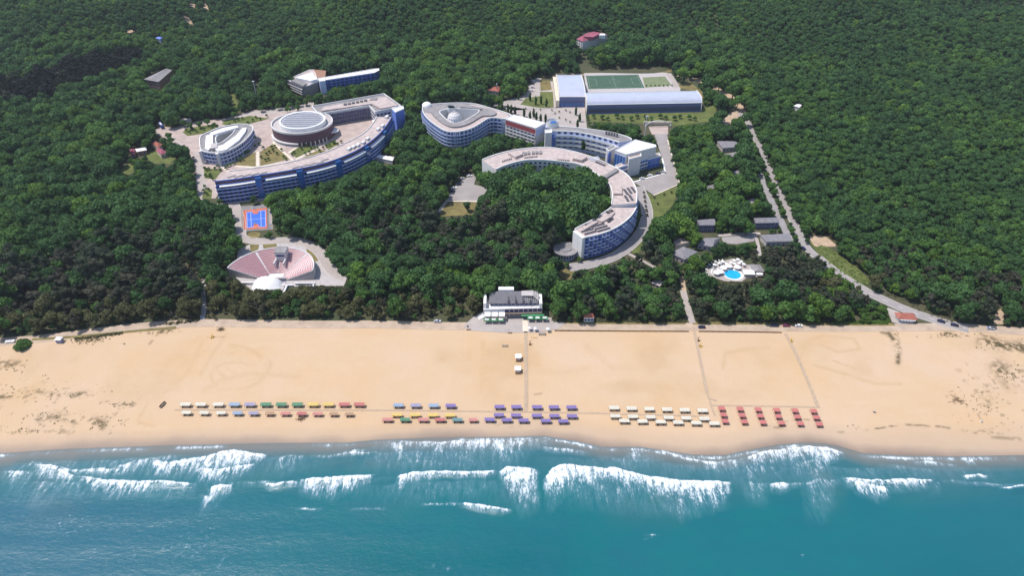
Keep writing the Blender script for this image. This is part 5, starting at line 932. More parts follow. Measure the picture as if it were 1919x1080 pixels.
for u, v in ((1375,493),(1382,491),(1388,495),(1393,500),(1376,499),(1384,498),(1347,498),(1353,495),(1338,501),(1361,500),(1369,497)):
    x, y, z = P(u, v); loc = (x, y, .12); lab = 'small white umbrella among the sunbeds on the deck behind the pool'
    SU = umb_proto(lab, loc, group='small white umbrellas behind the pool', r=1.25, nm='deck_umbrella') if SU is None else SU
    if k: dup(SU, loc, .2*k, lab)
    k += 1
def lounger(label, loc, rz, group):
    root = thing('sunbed', label, 'sunbed', loc, group, rz); part('mattress', MB().box((.0,0,.32), (1.25, .62, .1)).mesh('sunbed_mattress', 'white'), root); b = MB(); b.add([(.62,-.31,.33),(.62,.31,.33),(1.15,.31,.75),(1.15,-.31,.75),(.62,-.31,.43),(.62,.31,.43),(1.1,.31,.83),(1.1,-.31,.83)], [(0,3,2,1),(4,5,6,7),(0,1,5,4),(2,3,7,6),(1,2,6,5),(3,0,4,7)]); part('backrest', b.mesh('sunbed_back', 'white'), root)
    lm = MB().box((0,0,0), (.07,.07,.32)).mesh('sunbed_leg', 'concrete')
    for a in (-.5, .5):
        for c in (-.25, .25): part('leg', lm, root, (a, c, 0))
    return root
LN = None; k = 0
for cu, cv, r0, r1, n_ in ((1374.5,516,10.5,0,13),(1374.5,516,13.5,0,15),(1374.5,516,16.5,0,14)):
    x, y, z = P(cu, cv)
    for i in range(n_):
        a = 1.75+1.55*i/(n_-1)+.03*(i % 3); loc = (x+r0*1.05*math.cos(a), y+r0*math.sin(a), .12); lab = 'white sunbed in the curved rows on the deck left of and behind the pool'
        if k == 0: LN = lounger(lab, loc, a, 'sunbeds round the pool')
        else: dup(LN, loc, a, lab)
        k += 1
for i in range(7):
    x, y, z = P(1331+.7*i, 512-1.9*i); dup(LN, (x, y, .12), .3, 'white sunbed in the straight row at the left edge of the pool deck', 'sunbeds round the pool')
# ================================================================ beach shades
def shade_proto(mat, label, loc, w_, d_, group):
    root = thing('beach_awning', label, 'beach shade', loc, group); b = MB(); h = 1.9; b.add([(-w_/2,-d_/2,h),(w_/2,-d_/2,h),(w_/2,d_/2,h+.18),(-w_/2,d_/2,h+.18),(-w_/2,0,h+.34),(w_/2,0,h+.34)], [(0,1,5,4),(4,5,2,3),(0,3,2,1),(0,4,3),(1,2,5)]); b.add([(-w_/2,-d_/2-.01,h),(w_/2,-d_/2-.01,h),(w_/2,-d_/2-.01,h-.3),(-w_/2,-d_/2-.01,h-.3)], [(0,1,2,3)]); part('canopy', b.mesh('shade_canopy', mat), root)
    pm = MB().tube((0,0,-.6), (0,0,h+.02), .06, n=6).mesh('shade_post', 'wood')
    for a in (-1, 1):
        for c in (-1, 1): part('post', pm, root, (a*(w_/2-.12), c*(d_/2-.12), 0))
    for k in range(max(1, int(w_/1.9))):
        part('sunbed_frame', SBM, root, ((-w_/2+.95+k*(w_-1.9)/max(1, int(w_/1.9)-1)) if w_ > 3.9 else 0, -.1, 0))
    return root
SBM = MB().box((0,0,.22), (.7, 1.85, .12)).box((0,.75,.3), (.7, .35, .3)).mesh('sunbed_frame', 'wood')
for nm, c in (('cloth_white', (.72,.69,.60)), ('cloth_sky', (.36,.45,.58)), ('cloth_lilac', (.40,.38,.52)), ('cloth_green', (.14,.31,.20)), ('cloth_yellow', (.72,.56,.20)), ('cloth_red', (.56,.21,.20)), ('cloth_tan', (.50,.33,.22)), ('cloth_violet', (.27,.21,.46)), ('cloth_crimson', (.60,.22,.20)), ('cloth_pink', (.62,.30,.27)), ('cloth_teal', (.20,.33,.34))): M(nm, c, .85, 0, .10, .9)
for nm in [k for k in MATS if k.startswith('cloth_')]:   # thin cloth lets coloured light through
    n_ = MATS[nm].node_tree; tr_ = n_.nodes.new('ShaderNodeBsdfTranslucent'); ms_ = n_.nodes.new('ShaderNodeMixShader'); ms_.inputs[0].default_value = .3; bs_ = n_.nodes['Principled BSDF']; n_.links.new(bs_.inputs['Base Color'].links[0].from_socket, tr_.inputs[0]); n_.links.new(bs_.outputs[0], ms_.inputs[1]); n_.links.new(tr_.outputs[0], ms_.inputs[2]); n_.links.new(ms_.outputs[0], n_.nodes['Material Output'].inputs[0])
ORD = 'first second third fourth fifth sixth seventh'.split()
CN = dict(white='white', sky='pale blue', lilac='lilac', green='green', yellow='yellow', red='red', tan='tan', violet='violet', crimson='crimson', pink='pink-red', teal='teal')
ROWS = [("upper row of the block near the beached boat", 757.5, 757.5, [(347,'white'),(376,'white'),(408.5,'white'),(439,'sky'),(468,'lilac'),(498,'green'),(527,'green'),(557,'green'),(587,'yellow'),(615,'yellow'),(645,'red'),(673,'red')], 5.6, 2.1),
 ("lower row of the block near the beached boat", 773, 775.5, [(349,'white'),(382.5,'white'),(414,'white'),(445,'sky'),(475,'lilac'),(505,'tan'),(534.5,'pink'),(565,'red'),(595,'pink'),(625,'tan'),(654,'tan')], 4.9, 1.9),
 ("upper row of the mixed-colour block", 759, 760, [(746.4,'sky'),(778.8,'lilac'),(812.7,'sky'),(844.4,'violet')], 5.3, 2.1),
 ("middle row of the mixed-colour block", 777, 778, [(743.8,'yellow'),(777.7,'yellow'),(811.6,'yellow'),(843.3,'yellow')], 5.3, 1.9),
 ("lower row of the mixed-colour block", 786, 786.5, [(725.8,'pink'),(759,'green'),(793,'pink'),(824.7,'red'),(857,'teal'),(886.6,'pink')], 5.2, 1.9),
 ("upper row of the all-violet block", 762, 763, [(936,'violet'),(967.4,'violet'),(1006.3,'violet'),(1038,'violet'),(1071,'violet')], 5.3, 2.1),
 ("middle row of the all-violet block", 777.5, 779.5, [(935,'violet'),(967,'violet'),(1006,'violet'),(1039,'violet'),(1072,'violet')], 5.3, 2.0),
 ("lower row of the all-violet block", 786, 789, [(917.7,'violet'),(949.5,'violet'),(981,'violet'),(1022.8,'violet'),(1055.6,'violet')], 5.3, 2.0),
 ("upper row of the all-white block", 764, 769, [(1150.5,'white'),(1183.5,'white'),(1216.6,'white'),(1250,'white'),(1283,'white'),(1316.6,'white')], 5.2, 2.2),
 ("middle row of the all-white block", 779.5, 784.5, [(1153,'white'),(1186,'white'),(1218.8,'white'),(1253,'white'),(1286,'white'),(1320,'white')], 5.1, 2.0),
 ("lower row of the all-white block", 788.5, 793.5, [(1170,'white'),(1204,'white'),(1238,'white'),(1271,'white'),(1305,'white'),(1338.7,'white')], 5.2, 2.0),
 ("upper row of the all-crimson block", 765, 770, [(1352.6,'crimson'),(1387,'crimson'),(1421,'crimson'),(1455.7,'crimson'),(1490,'crimson'),(1525,'crimson')], 3.4, 2.4),
 ("middle row of the all-crimson block", 777, 782, [(1356,'crimson'),(1391,'crimson'),(1425,'crimson'),(1459,'crimson'),(1494.6,'crimson'),(1530,'crimson')], 3.4, 2.3),
 ("lower row of the all-crimson block", 789, 794.5, [(1359,'crimson'),(1395,'crimson'),(1430,'crimson'),(1464.6,'crimson'),(1500,'crimson'),(1535.6,'crimson')], 3.4, 2.3)]
SP = {}; RG = random.Random(3)
for rn, va, vb, items, w_, d_ in ROWS:
    cnt = {}; tot = {}
    for _, c in items: tot[c] = tot.get(c, 0)+1
    for i, (u, c) in enumerate(items):
        v = va+(vb-va)*i/max(1, len(items)-1); x, y = unproj(u, v, 0.4); z = float(gh(x, y)); x, y = unproj(u, v, z+2.1); z = float(gh(x, y)); cnt[c] = cnt.get(c, 0)+1; o_ = ORD[cnt[c]-1]
        lab = f"{o_+' ' if tot[c] > 1 else ''}{CN[c]} beach shade{' from the left' if tot[c] > 1 else ''}, {rn}"; grp = 'beach shades, '+rn.split(' of ')[1]; ws = w_*(.86 if c == 'tan' or (c == 'pink' and u > 880) else 1); key = (c, round(ws, 1), d_); loc = (float(x), float(y), z)
        if key not in SP: SP[key] = shade_proto('cloth_'+c, lab, loc, ws, d_, grp)
        else: dup(SP[key], loc, RG.uniform(-.03, .03), lab, grp)
# ================================================================ small beach things
def at(u, v): x, y, z = P(u, v); return x, y, z
for lab, u, v in (('square wooden lifeguard hut with white roof, nearer the restaurant', 972, 674), ('square wooden lifeguard hut with white roof, nearer the sea', 971, 697)):
    x, y, z = at(u, v); root = thing('beach_hut', lab, 'beach hut', (x, y, z), 'wooden huts beside the boardwalk'); MB().box((x, y, z-.3), (3.0, 2.6, 2.6)).build('wall', 'brick_brown', root); MB().box((x-.2, y+.2, z+2.3), (3.5, 3.4, .25)).build('roof', 'white', root); MB().box((x, y-1.36, z+.9), (1.8, .1, .9)).build('hatch', 'offwhite', root); MB().box((x, y-1.8, z-.2), (3.2, 1, .35)).build('deck', 'wood', root)
def slatted(lab, u, v, w_, d_, nm='duckboard', h=.35, mat='wood_grey'):
    x, y, z = at(u, v); root = thing(nm, lab, 'platform', (x, y, z)); b = MB(); n_ = int(w_/.45)
    for i in range(n_): b.box((x-w_/2+(i+.5)*w_/n_, y, z+h), (.3, d_, .06))
    b.build('deck', mat, root); [MB().box((x+a*(w_/2-.2), y, z-.2), (.15, d_, h+.19)).build('bearer', 'wood', root) for a in (-1, 1)]
slatted('low slatted wooden platform lying on the sand below the restaurant', 946.5, 649, 3.6, 1.8); slatted('dark slatted frame standing at the promenade edge right of the boardwalk', 1016, 627, 4.2, 2.2, h=.9, mat='concrete_dark')
def stand(lab, u, v, n_=3, nm='yellow_stand', mat='yellow'):
    x, y, z = at(u, v); root = thing(nm, lab, 'stand', (x, y, z), 'yellow stands beside the boardwalks'); MB().tube((x, y, z-.3), (x, y, z+2.4), .14).build('post', mat, root)
    for k in range(n_): a = .6+2.1*k; MB().tube((x, y, z+2.2-.5*k), (x+1.0*math.cos(a), y+1.0*math.sin(a)*.7, z+2.35-.5*k), .13).build('arm', mat, root)
    MB().cyl((x, y, z-.1), .9, .8, .22, 12).build('base', 'wood', root)
    for k in range(2): MB().box((x+.5-k, y-.9-.3*k, z), (.5, .5, .8)).build('step', mat, root)
stand('yellow forked stand on the sand below the brown brush pile', 398.5, 632, 4); stand('yellow stand beside the boardwalk that runs to the all-white shades', 1312.5, 649, 3); stand('yellow stand at the head of the boardwalk leading to the crimson shades', 1482, 639, 4); stand('dark stand beside the main boardwalk below the forecourt', 993.5, 645, 3, 'wooden_stand', 'wood'); stand('small brown stand just above the yellow one by the second boardwalk', 1308.5, 638, 2, 'wooden_stand', 'wood')
x, y, z = at(1000, 634); root = thing('yellow_bars', 'low yellow frame of three bars beside the main boardwalk', 'frame', (x, y, z)); [MB().tube((x+a*1.3, y+.5, z), (x+a*1.3+.3, y-.4, z+1.5), .1).build('bar', 'yellow', root) for a in (-1, 0, 1)]; MB().tube((x-1.3, y, z+.8), (x+1.6, y, z+.8), .07).build('rail', 'yellow', root)
PU = None
for u, v, lab in ((993,620,'white parasol with dark shadow beside the boardwalk head on the forecourt'), (1003.5,621,'white parasol in the middle of the three on the forecourt'), (1027,622,'white parasol nearest the orange-roofed seaside hut on the forecourt')):
    x, y, z = at(u, v)
    if PU is None: PU = umb_proto(lab, (x, y, z+.15), 'offwhite', 'parasols on the restaurant forecourt', 1.3, 'parasol', 'cafe_parasol')
    else: dup(PU, (x, y, z+.15), .3, lab)
for u, v, lab in ((954,624,'white sign post on a dark foot at the left of the forecourt'), (877,618,'brown sign post at the left end of the forecourt')):
    x, y, z = at(u, v); root = thing('sign_post', lab, 'sign', (x, y, z)); MB().tube((x, y, z), (x, y, z+3.2), .12).build('pole', 'offwhite', root); MB().box((x, y, z+1.9), (1.1, .15, 1.3)).build('board', 'white' if u > 900 else 'wood', root); MB().box((x+.5, y-.3, z-.1), (2.6, 1.0, .35)).build('foot', 'wood', root)
# upturned rowing boat
x, y, z = at(305, 760); root = thing('rowing_boat', 'dark wooden rowing boat lying on the sand by the shades', 'boat', (x, y, z+.1), None, 1.25); b = MB(); nS, nC = 13, 9; vs = []; fs = []
for i in range(nS):
    s_ = -1+2*i/(nS-1); wdt = .8*(1-abs(s_)**2.4)**.7+.02
    for j in range(nC): a = math.pi*j/(nC-1); vs.append((s_*2.3, wdt*math.cos(a), .65-.62*math.sin(a)*(1-.3*abs(s_)**3)+.25*abs(s_)**3))
for i in range(nS-1):
    for j in range(nC-1): k = i*nC+j; fs.append((k, k+nC, k+nC+1, k+1))
part('hull', MB().add(vs, fs).mesh('boat_hull', 'wood'), root); [part('thwart', MB().box((0,0,.45), (.28, 1.4, .06)).mesh('boat_thwart', 'wood_grey'), root, (a, 0, 0)) for a in (-.8, .3)]
part('gunwale', MB().strip([(2.3*(-1+2*i/20), .8*(1-abs(-1+2*i/20)**2.4)**.7+.06, .68+.25*abs(-1+2*i/20)**3) for i in range(21)], [(2.3*(-1+2*i/20), .8*(1-abs(-1+2*i/20)**2.4)**.7-.06, .7+.25*abs(-1+2*i/20)**3) for i in range(21)]).strip([(2.3*(-1+2*i/20), -.8*(1-abs(-1+2*i/20)**2.4)**.7-.06, .68+.25*abs(-1+2*i/20)**3) for i in range(21)], [(2.3*(-1+2*i/20), -.8*(1-abs(-1+2*i/20)**2.4)**.7+.06, .7+.25*abs(-1+2*i/20)**3) for i in range(21)]).mesh('boat_gunwale', 'wood_grey'), root)
def heap(nm, lab, cat, u, v, rx, ry, n_, mat, seed, L_=1.2, h=.5):
    rnd = random.Random(seed); x, y, z = at(u, v); b = MB()
    for _ in range(n_):
        p = Vector((x+rnd.gauss(0, rx*.5), y+rnd.gauss(0, ry*.5), z+rnd.uniform(.0, h))); a = rnd.uniform(0, 6.28); d = Vector((math.cos(a), math.sin(a), rnd.uniform(-.25, .35)))*L_*rnd.uniform(.4, 1); b.tube(p-d*.5, p+d*.5, .05+.09*rnd.random(), .03, n=5)
    o = b.build(nm, mat, org=(x, y, z)); tag(o, lab, cat)
heap('driftwood_heap', 'dark tangled driftwood heap below the lower row of shades', 'driftwood', 563, 786, 2.0, 1.2, 90, 'wood', 1); heap('brush_pile', 'dark brown brush pile on the sand below the promenade', 'brush pile', 414, 618, 2.0, 1.5, 120, 'wood', 2, 1.3, .7); heap('driftwood_branch', 'bare branching driftwood log on the empty right-hand sand', 'driftwood', 1793, 750, 4.2, 3.4, 34, 'wood', 4, 3.6, .3); heap('driftwood_heap', 'small clump of driftwood beside the boardwalk turn', 'driftwood', 1232, 797, 1.0, .6, 26, 'wood', 6, .8, .3)
for u, v, lab in ((1105+533,773,'small dark bin on the sand right of the crimson shades'), (1838,791,'small white bin on the lower right sand')):
    x, y, z = at(u, v); root = thing('beach_bin', lab, 'bin', (x, y, z)); MB().cyl((x, y, z-.1), .5, .6, 1.0, 12).build('body', 'wood' if u < 1700 else 'white', root); MB().cyl((x, y, z+.9), .64, .5, .15, 12).build('lid', 'concrete', root)
x, y, z = at(113, 641); root = thing('beach_booth', 'small white and mauve booth at the left end of the beach', 'booth', (x, y, z)); MB().box((x, y, z-.3), (3.2, 2.6, 2.9)).build('wall', 'cloth_lilac', root); hip(root, [(x-1.7, y-1.4), (x+1.7, y-1.4), (x+1.7, y+1.4), (x-1.7, y+1.4)], z+2.6, z+3.4, 'white', .3, .4)
x, y, z = at(20, 642); root = thing('parked_boat', 'white boat hull on the track left of the round bush', 'boat', (x, y, z+.3), None, .1); b = MB(); b.box((0,0,0), (4.6, 1.7, .9), taper=1.08); part('hull', b.mesh('small_hull', 'white'), root); part('cover', MB().box((-.4,0,.9), (3, 1.4, .3), taper=.7).mesh('small_cover', 'offwhite'), root)
def low_wall(lab, px, h=.75, mat='wood', nm='plank_fence'):
    w3 = [P(u, v) for u, v in px]; c = resample([(a, b_) for a, b_, _ in w3], step=4.0); x, y = c[0]; root = thing(nm, lab, 'fence', (x, y, 0)); b = MB(); b.strip(z3(c, -.6), z3(c, h)); b.strip(z3(c, h), z3(c+[0, .18], h)); b.strip(z3(c+[0, .18], h), z3(c+[0, .18], -.4)); b.build('panel', mat, root)
    for q in c[:90]: MB().box((q[0], q[1]-.1, -.5), (.2, .18, h+.7)).build('post', mat, root)
low_wall('dark plank fence along the promenade between the restaurant and the white footpath', [(1040,621),(1170,622),(1290,622.5)]); low_wall('dark plank fence along the promenade from the white footpath to the crimson shades\' boardwalk', [(1310,622.5),(1400,623.5),(1464,624.5)])
# lamp masts
for u, v, h, lab in ((482,184,17,'tall white floodlight mast at the wood edge behind the oval office'), (1207,262,22,'tall white floodlight mast beside the conference block')):
    x, y, z = P(u, v); root = thing('light_mast', lab, 'light mast', (x, y, z)); MB().tube((x, y, z-.5), (x, y, z+h), .45, .28, 10).build('pole', 'offwhite', root); MB().box((x, y, z+h), (2.4, .9, .9)).build('lamp_head', 'offwhite', root); MB().cyl((x, y, z-.3), .9, .8, .8, 12).build('base', 'concrete', root); fill(VIS, [(u-3, v-6), (u+3, v-6), (u+3, v-45), (u-6, v-45)])
x, y, z = P(1234, 240); root = thing('entrance_gate', 'curved white entrance gate on the road behind the conference block', 'gate', (x, y, z)); b = MB(); A = [(x+11*math.cos(a), y+3.0, z+.5+5.5*math.sin(a)) for a in np.linspace(.1, 3.04, 16)]
[b.tube(p, q, .35, n=6) for p, q in zip(A[:-1], A[1:])]; b.build('arch', 'offwhite', root); MB().box((x, y+7, z), (26, 1.0, 3.2)).build('rear_wall', 'cream', root); [MB().box((x+s_*11.5, y+3, z-.3), (1.2, 1.2, 2.2)).build('pier', 'offwhite', root) for s_ in (-1, 1)]; opened([(1212,230),(1256,230),(1254,250),(1216,250)])
# ================================================================ TREES
def leafmat(name, col, var=.35):
    t = NT(name); oi = t.n("ShaderNodeObjectInfo"); big = t.noise(.012, 4, .6); sm_ = t.noise(.7, 3, .6)
    c = t.mix(t.rng(oi.outputs["Random"], 0, 1, 0, 1), tuple(k*(1-var) for k in col), (col[0]*(1+var*1.25), col[1]*(1+var), col[2]*(1+var*.6)))
    c = t.mix(t.rng(big, .38, .62, 0, .55), c, (col[0]*1.2, col[1]*1.15, col[2]*.85)); c = t.mix(t.rng(sm_, .3, .7, 0, .25), c, (col[0]*.6, col[1]*.62, col[2]*.6))
    t.l(c, t.b.inputs["Base Color"]); t.b.inputs["Roughness"].default_value = .7; t.b.inputs["Specular IOR Level"].default_value = .18
    tr = t.n("ShaderNodeBsdfTranslucent"); t.l(c, tr.inputs[0]); ms = t.n("ShaderNodeMixShader"); ms.inputs[0].default_value = .36; out = t.t.nodes["Material Output"]; t.l(t.b.outputs[0], ms.inputs[1]); t.l(tr.outputs[0], ms.inputs[2]); t.l(ms.outputs[0], out.inputs[0]); return name
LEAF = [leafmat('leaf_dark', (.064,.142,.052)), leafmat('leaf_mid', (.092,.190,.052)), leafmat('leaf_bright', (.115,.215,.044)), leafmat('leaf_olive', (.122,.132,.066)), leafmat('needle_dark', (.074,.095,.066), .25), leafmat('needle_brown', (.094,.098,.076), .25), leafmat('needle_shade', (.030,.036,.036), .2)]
M('bark', (.10,.075,.055), .95, var=.2, scale=1.5)
def crown_mesh(kind, seed, mat, leaves=72):
    rnd = random.Random(seed); b = MB(); lobes = []
    if kind == 'broad':
        lobes = [((0, 0, 7.2), 2.3)]
        for i in range(9): a = 2.4*i+rnd.uniform(-.5, .5); rr = rnd.uniform(1.3, 2.7); lobes.append(((rr*math.cos(a), rr*math.sin(a), rnd.uniform(4.6, 8.4)-.25*rr), rnd.uniform(1.15, 1.9)))
        lf, sq = .37, .82
    elif kind == 'pine':
        for i in range(12): a = 2.4*i+rnd.uniform(-.6, .6); rr = rnd.uniform(.2, 2.9); lobes.append(((rr*math.cos(a), rr*math.sin(a), rnd.uniform(5.2, 9.4)-.45*rr), rnd.uniform(.75, 1.35)))
        lf, sq = .28, .62
    elif kind == 'bush':
        lobes = [((0, 0, 1.5), 1.9)]
        for i in range(14): a = 2.4*i; rr = rnd.uniform(1.2, 2.7); lobes.append(((rr*math.cos(a), rr*math.sin(a), rnd.uniform(.5, 2.3)-.2*rr), rnd.uniform(.9, 1.4)))
        lf, sq = .30, .9
    else:
        for i in range(9): lobes.append(((rnd.uniform(-.5, .5), rnd.uniform(-.5, .5), 1.6+i*1.05), (1.35 if i < 6 else 1.35-.33*(i-5))*rnd.uniform(.85, 1.1)))
        lf, sq = .36, 1.0
    for c, r in lobes:
        k = len(b.v); n_ = 7                          # a rough inner mass so the crown is not hollow
        for j, (zz, rr) in enumerate(((-.75, .45), (-.15, .82), (.45, .66), (.78, .12))):
            for i in range(n_): a = 2*math.pi*i/n_+j*.4; q = r*rr*rnd.uniform(.75, 1.1)*.85; b.v.append((c[0]+q*math.cos(a), c[1]+q*math.sin(a), c[2]+r*zz*sq*.9))
        for j in range(3):
            for i in range(n_): b.f.append((k+j*n_+i, k+j*n_+(i+1) % n_, k+(j+1)*n_+(i+1) % n_, k+(j+1)*n_+i)); b.m.append(0)
        leafy(b, c, r, int(leaves*r*(1.0 if kind == 'broad' else 1.25)), rnd, sq, lf)
    return b.mesh('tree_crown', mat)
def trunk_mesh(kind, seed):
    rnd = random.Random(seed); b = MB(); h = {'poplar': 9, 'bush': 1.8}.get(kind, 6.5); top = Vector((rnd.uniform(-.4, .4), rnd.uniform(-.4, .4), h)); m = top*.5; b.tube((0,0,-.8), m, .32, .22, 8); b.tube(m, top, .22, .10, 7)
    if kind not in ('poplar', 'bush'):
        for i in range(5): a = 1.26*i+rnd.uniform(-.3, .3); s_ = top*rnd.uniform(.5, .85); b.tube(s_, s_+Vector((1.8*math.cos(a), 1.8*math.sin(a), 1.3)), .11, .04, 5)
    return b.mesh('tree_trunk', 'bark')
SHAPES = {'broad': [(crown_mesh('broad', 11+k, None or LEAF[0]), trunk_mesh('broad', k)) for k in range(3)], 'pine': [(crown_mesh('pine', 31+k, LEAF[4]), trunk_mesh('pine', 9+k)) for k in range(3)]}
PROTO = []                                            # (crown mesh, trunk mesh, is pine)
for mi in range(7):
    kd = 'pine' if mi >= 4 else 'broad'
    for k in range(3):
        cm = SHAPES[kd][k][0]
        if not (mi in (0, 4)): cm = cm.copy(); cm.materials[0] = MATS[LEAF[mi]]
        PROTO.append((cm, SHAPES[kd][k][1], mi >= 4))
RT = np.random.default_rng(12)
sp = 5.5; gy = np.arange(296, 1230, sp*.87); P_ = []
for i, yy in enumerate(gy):
    hw = yy*.80+170; xx = np.arange(-hw, hw, sp)+(sp/2 if i % 2 else 0); P_.append(np.stack([xx, np.full_like(xx, yy)], 1))
P_ = np.concatenate(P_); P_ += RT.uniform(-2.6, 2.6, P_.shape); keep = P_[:, 1] > yroad(P_[:, 0])+5; pu, pv = proj(P_[:, 0], P_[:, 1], 0); FINE = ((pu > 1400) & (pv < 570)) | (pv < 90); keep &= FINE | (RT.random(len(P_)) < .70); P_ = P_[keep]
def inmask(mask, u, v):
    a = np.floor(u/2).astype(int); c = np.floor(v/2).astype(int); ok = (a >= 0) & (a < MW) & (c >= 0) & (c < MH); r_ = np.zeros(len(a), bool); r_[ok] = mask[c[ok], a[ok]]; return r_
def inpoly(u, v, poly):
    ins = np.zeros(len(u), bool); n_ = len(poly)
    for i in range(n_):
        (ax, ay), (bx, by) = poly[i], poly[(i+1) % n_]
        if ay != by: ins ^= ((ay > v) != (by > v)) & (u < (bx-ax)*(v-ay)/(by-ay)+ax)
    return ins
def sieve(P_, size):                                   # drops every tree that would stand in, or hide, what the photo shows open
    x, y = P_[:, 0], P_[:, 1]; z = gh(x, y); H = 9.4*size; r_ = 3.5*size; bad = inmask(FOOT, *proj(x, y, z))
    for dx, dz in ((0, 1.0), (0, .7), (-.85, .62), (.85, .62), (0, .3), (-.5, .85), (.5, .85)): bad |= inmask(VIS, *proj(x+dx*r_, y, z+dz*H))
    return ~bad, z
size = RT.uniform(.85, 1.25, len(P_))*(1+.45*(RT.random(len(P_)) < .22)); u, v = proj(P_[:, 0], P_[:, 1], gh(*P_.T)); big = fbm(P_[:, 0]+3000, P_[:, 1], 70, 91); size *= np.where(((u > 1400) & (v < 570)) | (v < 90), .80, 1.20)*(.78+.44*big)
for poly, f in (([(540,110),(760,110),(820,200),(560,200)], 1.1), ([(1150,85),(1300,95),(1290,128),(1120,122)], 1.25), ([(890,290),(1150,290),(1150,470),(890,430)], 1.45), ([(1040,480),(1290,470),(1290,600),(1040,600)], .95), ([(380,560),(900,560),(900,620),(380,620)], .72), ([(0,585),(380,570),(380,640),(0,660)], .85), ([(1640,570),(1680,590),(1670,612),(1560,612)], .6), ([(1100,225),(1290,230),(1340,300),(1260,330),(1250,260)], .85)): size[inpoly(u, v, poly)] *= f
ok, zz = sieve(P_, size); ALL_P, ALL_S, ALL_OK = P_, size, ok.copy(); P_, size, zz, u, v = P_[ok], size[ok], zz[ok], u[ok], v[ok]
# where a tall tree would hide something, a lower one may still fit
for f_ in (.74, .52):
    R_ = ALL_P[~ALL_OK]; rs_ = ALL_S[~ALL_OK]*f_; okr, rz_ = sieve(R_, rs_); ids = np.nonzero(~ALL_OK)[0][okr]; ALL_OK[ids] = True; ru, rv = proj(R_[okr, 0], R_[okr, 1], rz_[okr]); P_ = np.concatenate([P_, R_[okr]]); size = np.r_[size, rs_[okr]]; zz = np.r_[zz, rz_[okr]]; u = np.r_[u, ru]; v = np.r_[v, rv]
# smaller growth filling the edges and the gaps
Q = np.stack([RT.uniform(-520, 620, 30000), RT.uniform(296, 760, 30000)], 1); Q = Q[Q[:, 1] > yroad(Q[:, 0])+3]; qs = RT.uniform(.26, .62, len(Q)); okq, qz = sieve(Q, qs); Q, qs, qz = Q[okq], qs[okq], qz[okq]
nq = len(P_); P_ = np.concatenate([P_, Q]); size = np.r_[size, qs]; zz = np.r_[zz, qz]; u, v = proj(P_[:, 0], P_[:, 1], zz); small = np.arange(len(P_)) >= nq
n1 = fbm(P_[:, 0]+3000, P_[:, 1], 60, 101); n2 = fbm(P_[:, 0]+3000, P_[:, 1], 22, 111); rr = RT.random(len(P_))
mi = np.where(n1*.6+n2*.4+.25*(rr-.5) > .56, 1, 0); mi[(n2+.35*(rr-.5) > np.where((u > 1400) & (v < 540), .86, .72))] = 2
def zone(poly, table):
    s_ = inpoly(u, v, poly); q = RT.random(len(P_)); c = np.cumsum([p for _, p in table]); pick = np.searchsorted(c, q*c[-1]); val = np.array([k for k, _ in table])[np.minimum(pick, len(table)-1)]; mi[s_] = val[s_]
zone([(-60,520),(60,500),(200,470),(330,440),(385,470),(380,570),(380,600),(-60,650)], [(0,.35),(4,.4),(5,.15),(1,.1)])
zone([(180,500),(330,480),(380,520),(375,600),(140,625),(110,560)], [(4,.5),(5,.3),(0,.2)])
zone([(-60,590),(380,580),(380,620),(-60,680)], [(3,.55),(5,.2),(0,.15),(1,.1)])
zone([(385,540),(650,545),(900,560),(900,620),(380,620)], [(3,.5),(5,.2),(0,.2),(1,.1)])
zone([(640,420),(840,400),(960,430),(1040,470),(1030,520),(860,520),(700,500)], [(4,.35),(5,.2),(0,.4),(1,.05)])
zone([(1030,540),(1180,470),(1260,500),(1290,600),(1030,600)], [(0,.35),(1,.3),(4,.25),(5,.1)])
zone([(1290,525),(1430,470),(1520,480),(1590,510),(1640,560),(1630,600),(1290,605)], [(4,.55),(5,.3),(0,.15)])
zone([(1590,480),(1700,480),(1919,540),(1980,640),(1780,610),(1700,560),(1600,520)], [(0,.4),(4,.3),(5,.15),(1,.15)])
zone([(1590,590),(1680,575),(1690,615),(1400,615),(1420,603)], [(2,.6),(1,.4)])
zone([(-60,165),(60,160),(160,120),(270,102),(285,122),(150,172),(60,205),(-60,215)], [(6,.92),(4,.08)])  # cloud shadow over this stand, painted with darker needles
zone([(1100,215),(1300,230),(1350,310),(1440,400),(1280,420),(1260,330),(1240,250)], [(1,.55),(2,.2),(0,.25)])
zone([(150,90),(330,60),(380,80),(300,105),(180,105)], [(1,.5),(2,.4),(0,.1)])
zone([(890,308),(1140,310),(1145,470),(1000,440),(890,400)], [(0,.62),(1,.35),(2,.03)])
zone([(1500,560),(1600,490),(1640,520),(1680,560),(1640,570)], [(2,.4),(3,.4),(0,.2)])
far = (v < 120) & (mi == 2) & (RT.random(len(P_)) < .6); mi[far] = 1
pid = mi*3+RT.integers(0, 3, len(P_)); rot = RT.uniform(0, 6.28, len(P_)); inview = (u > 4) & (u < 1915) & (v > 4) & ~small
order = np.argsort(P_[:, 1]*CF[1]+(zz-CAMH)*CF[2]); ind = np.zeros(len(P_), bool); cnt = {True: 0, False: 0}; CAPS = {True: 285, False: 285}
for i in order:
    if not inview[i]: continue
    k = bool(mi[i] >= 4)
    if cnt[k] < CAPS[k]: ind[i] = True; cnt[k] += 1
for p in range(21):                                   # every kind of tree stands at least once as an object of its own
    if not np.any(ind & (pid == p)):
        c = np.nonzero((pid == p) & inview)[0]
        if len(c): ind[c[np.argmin(P_[c, 1])]] = True
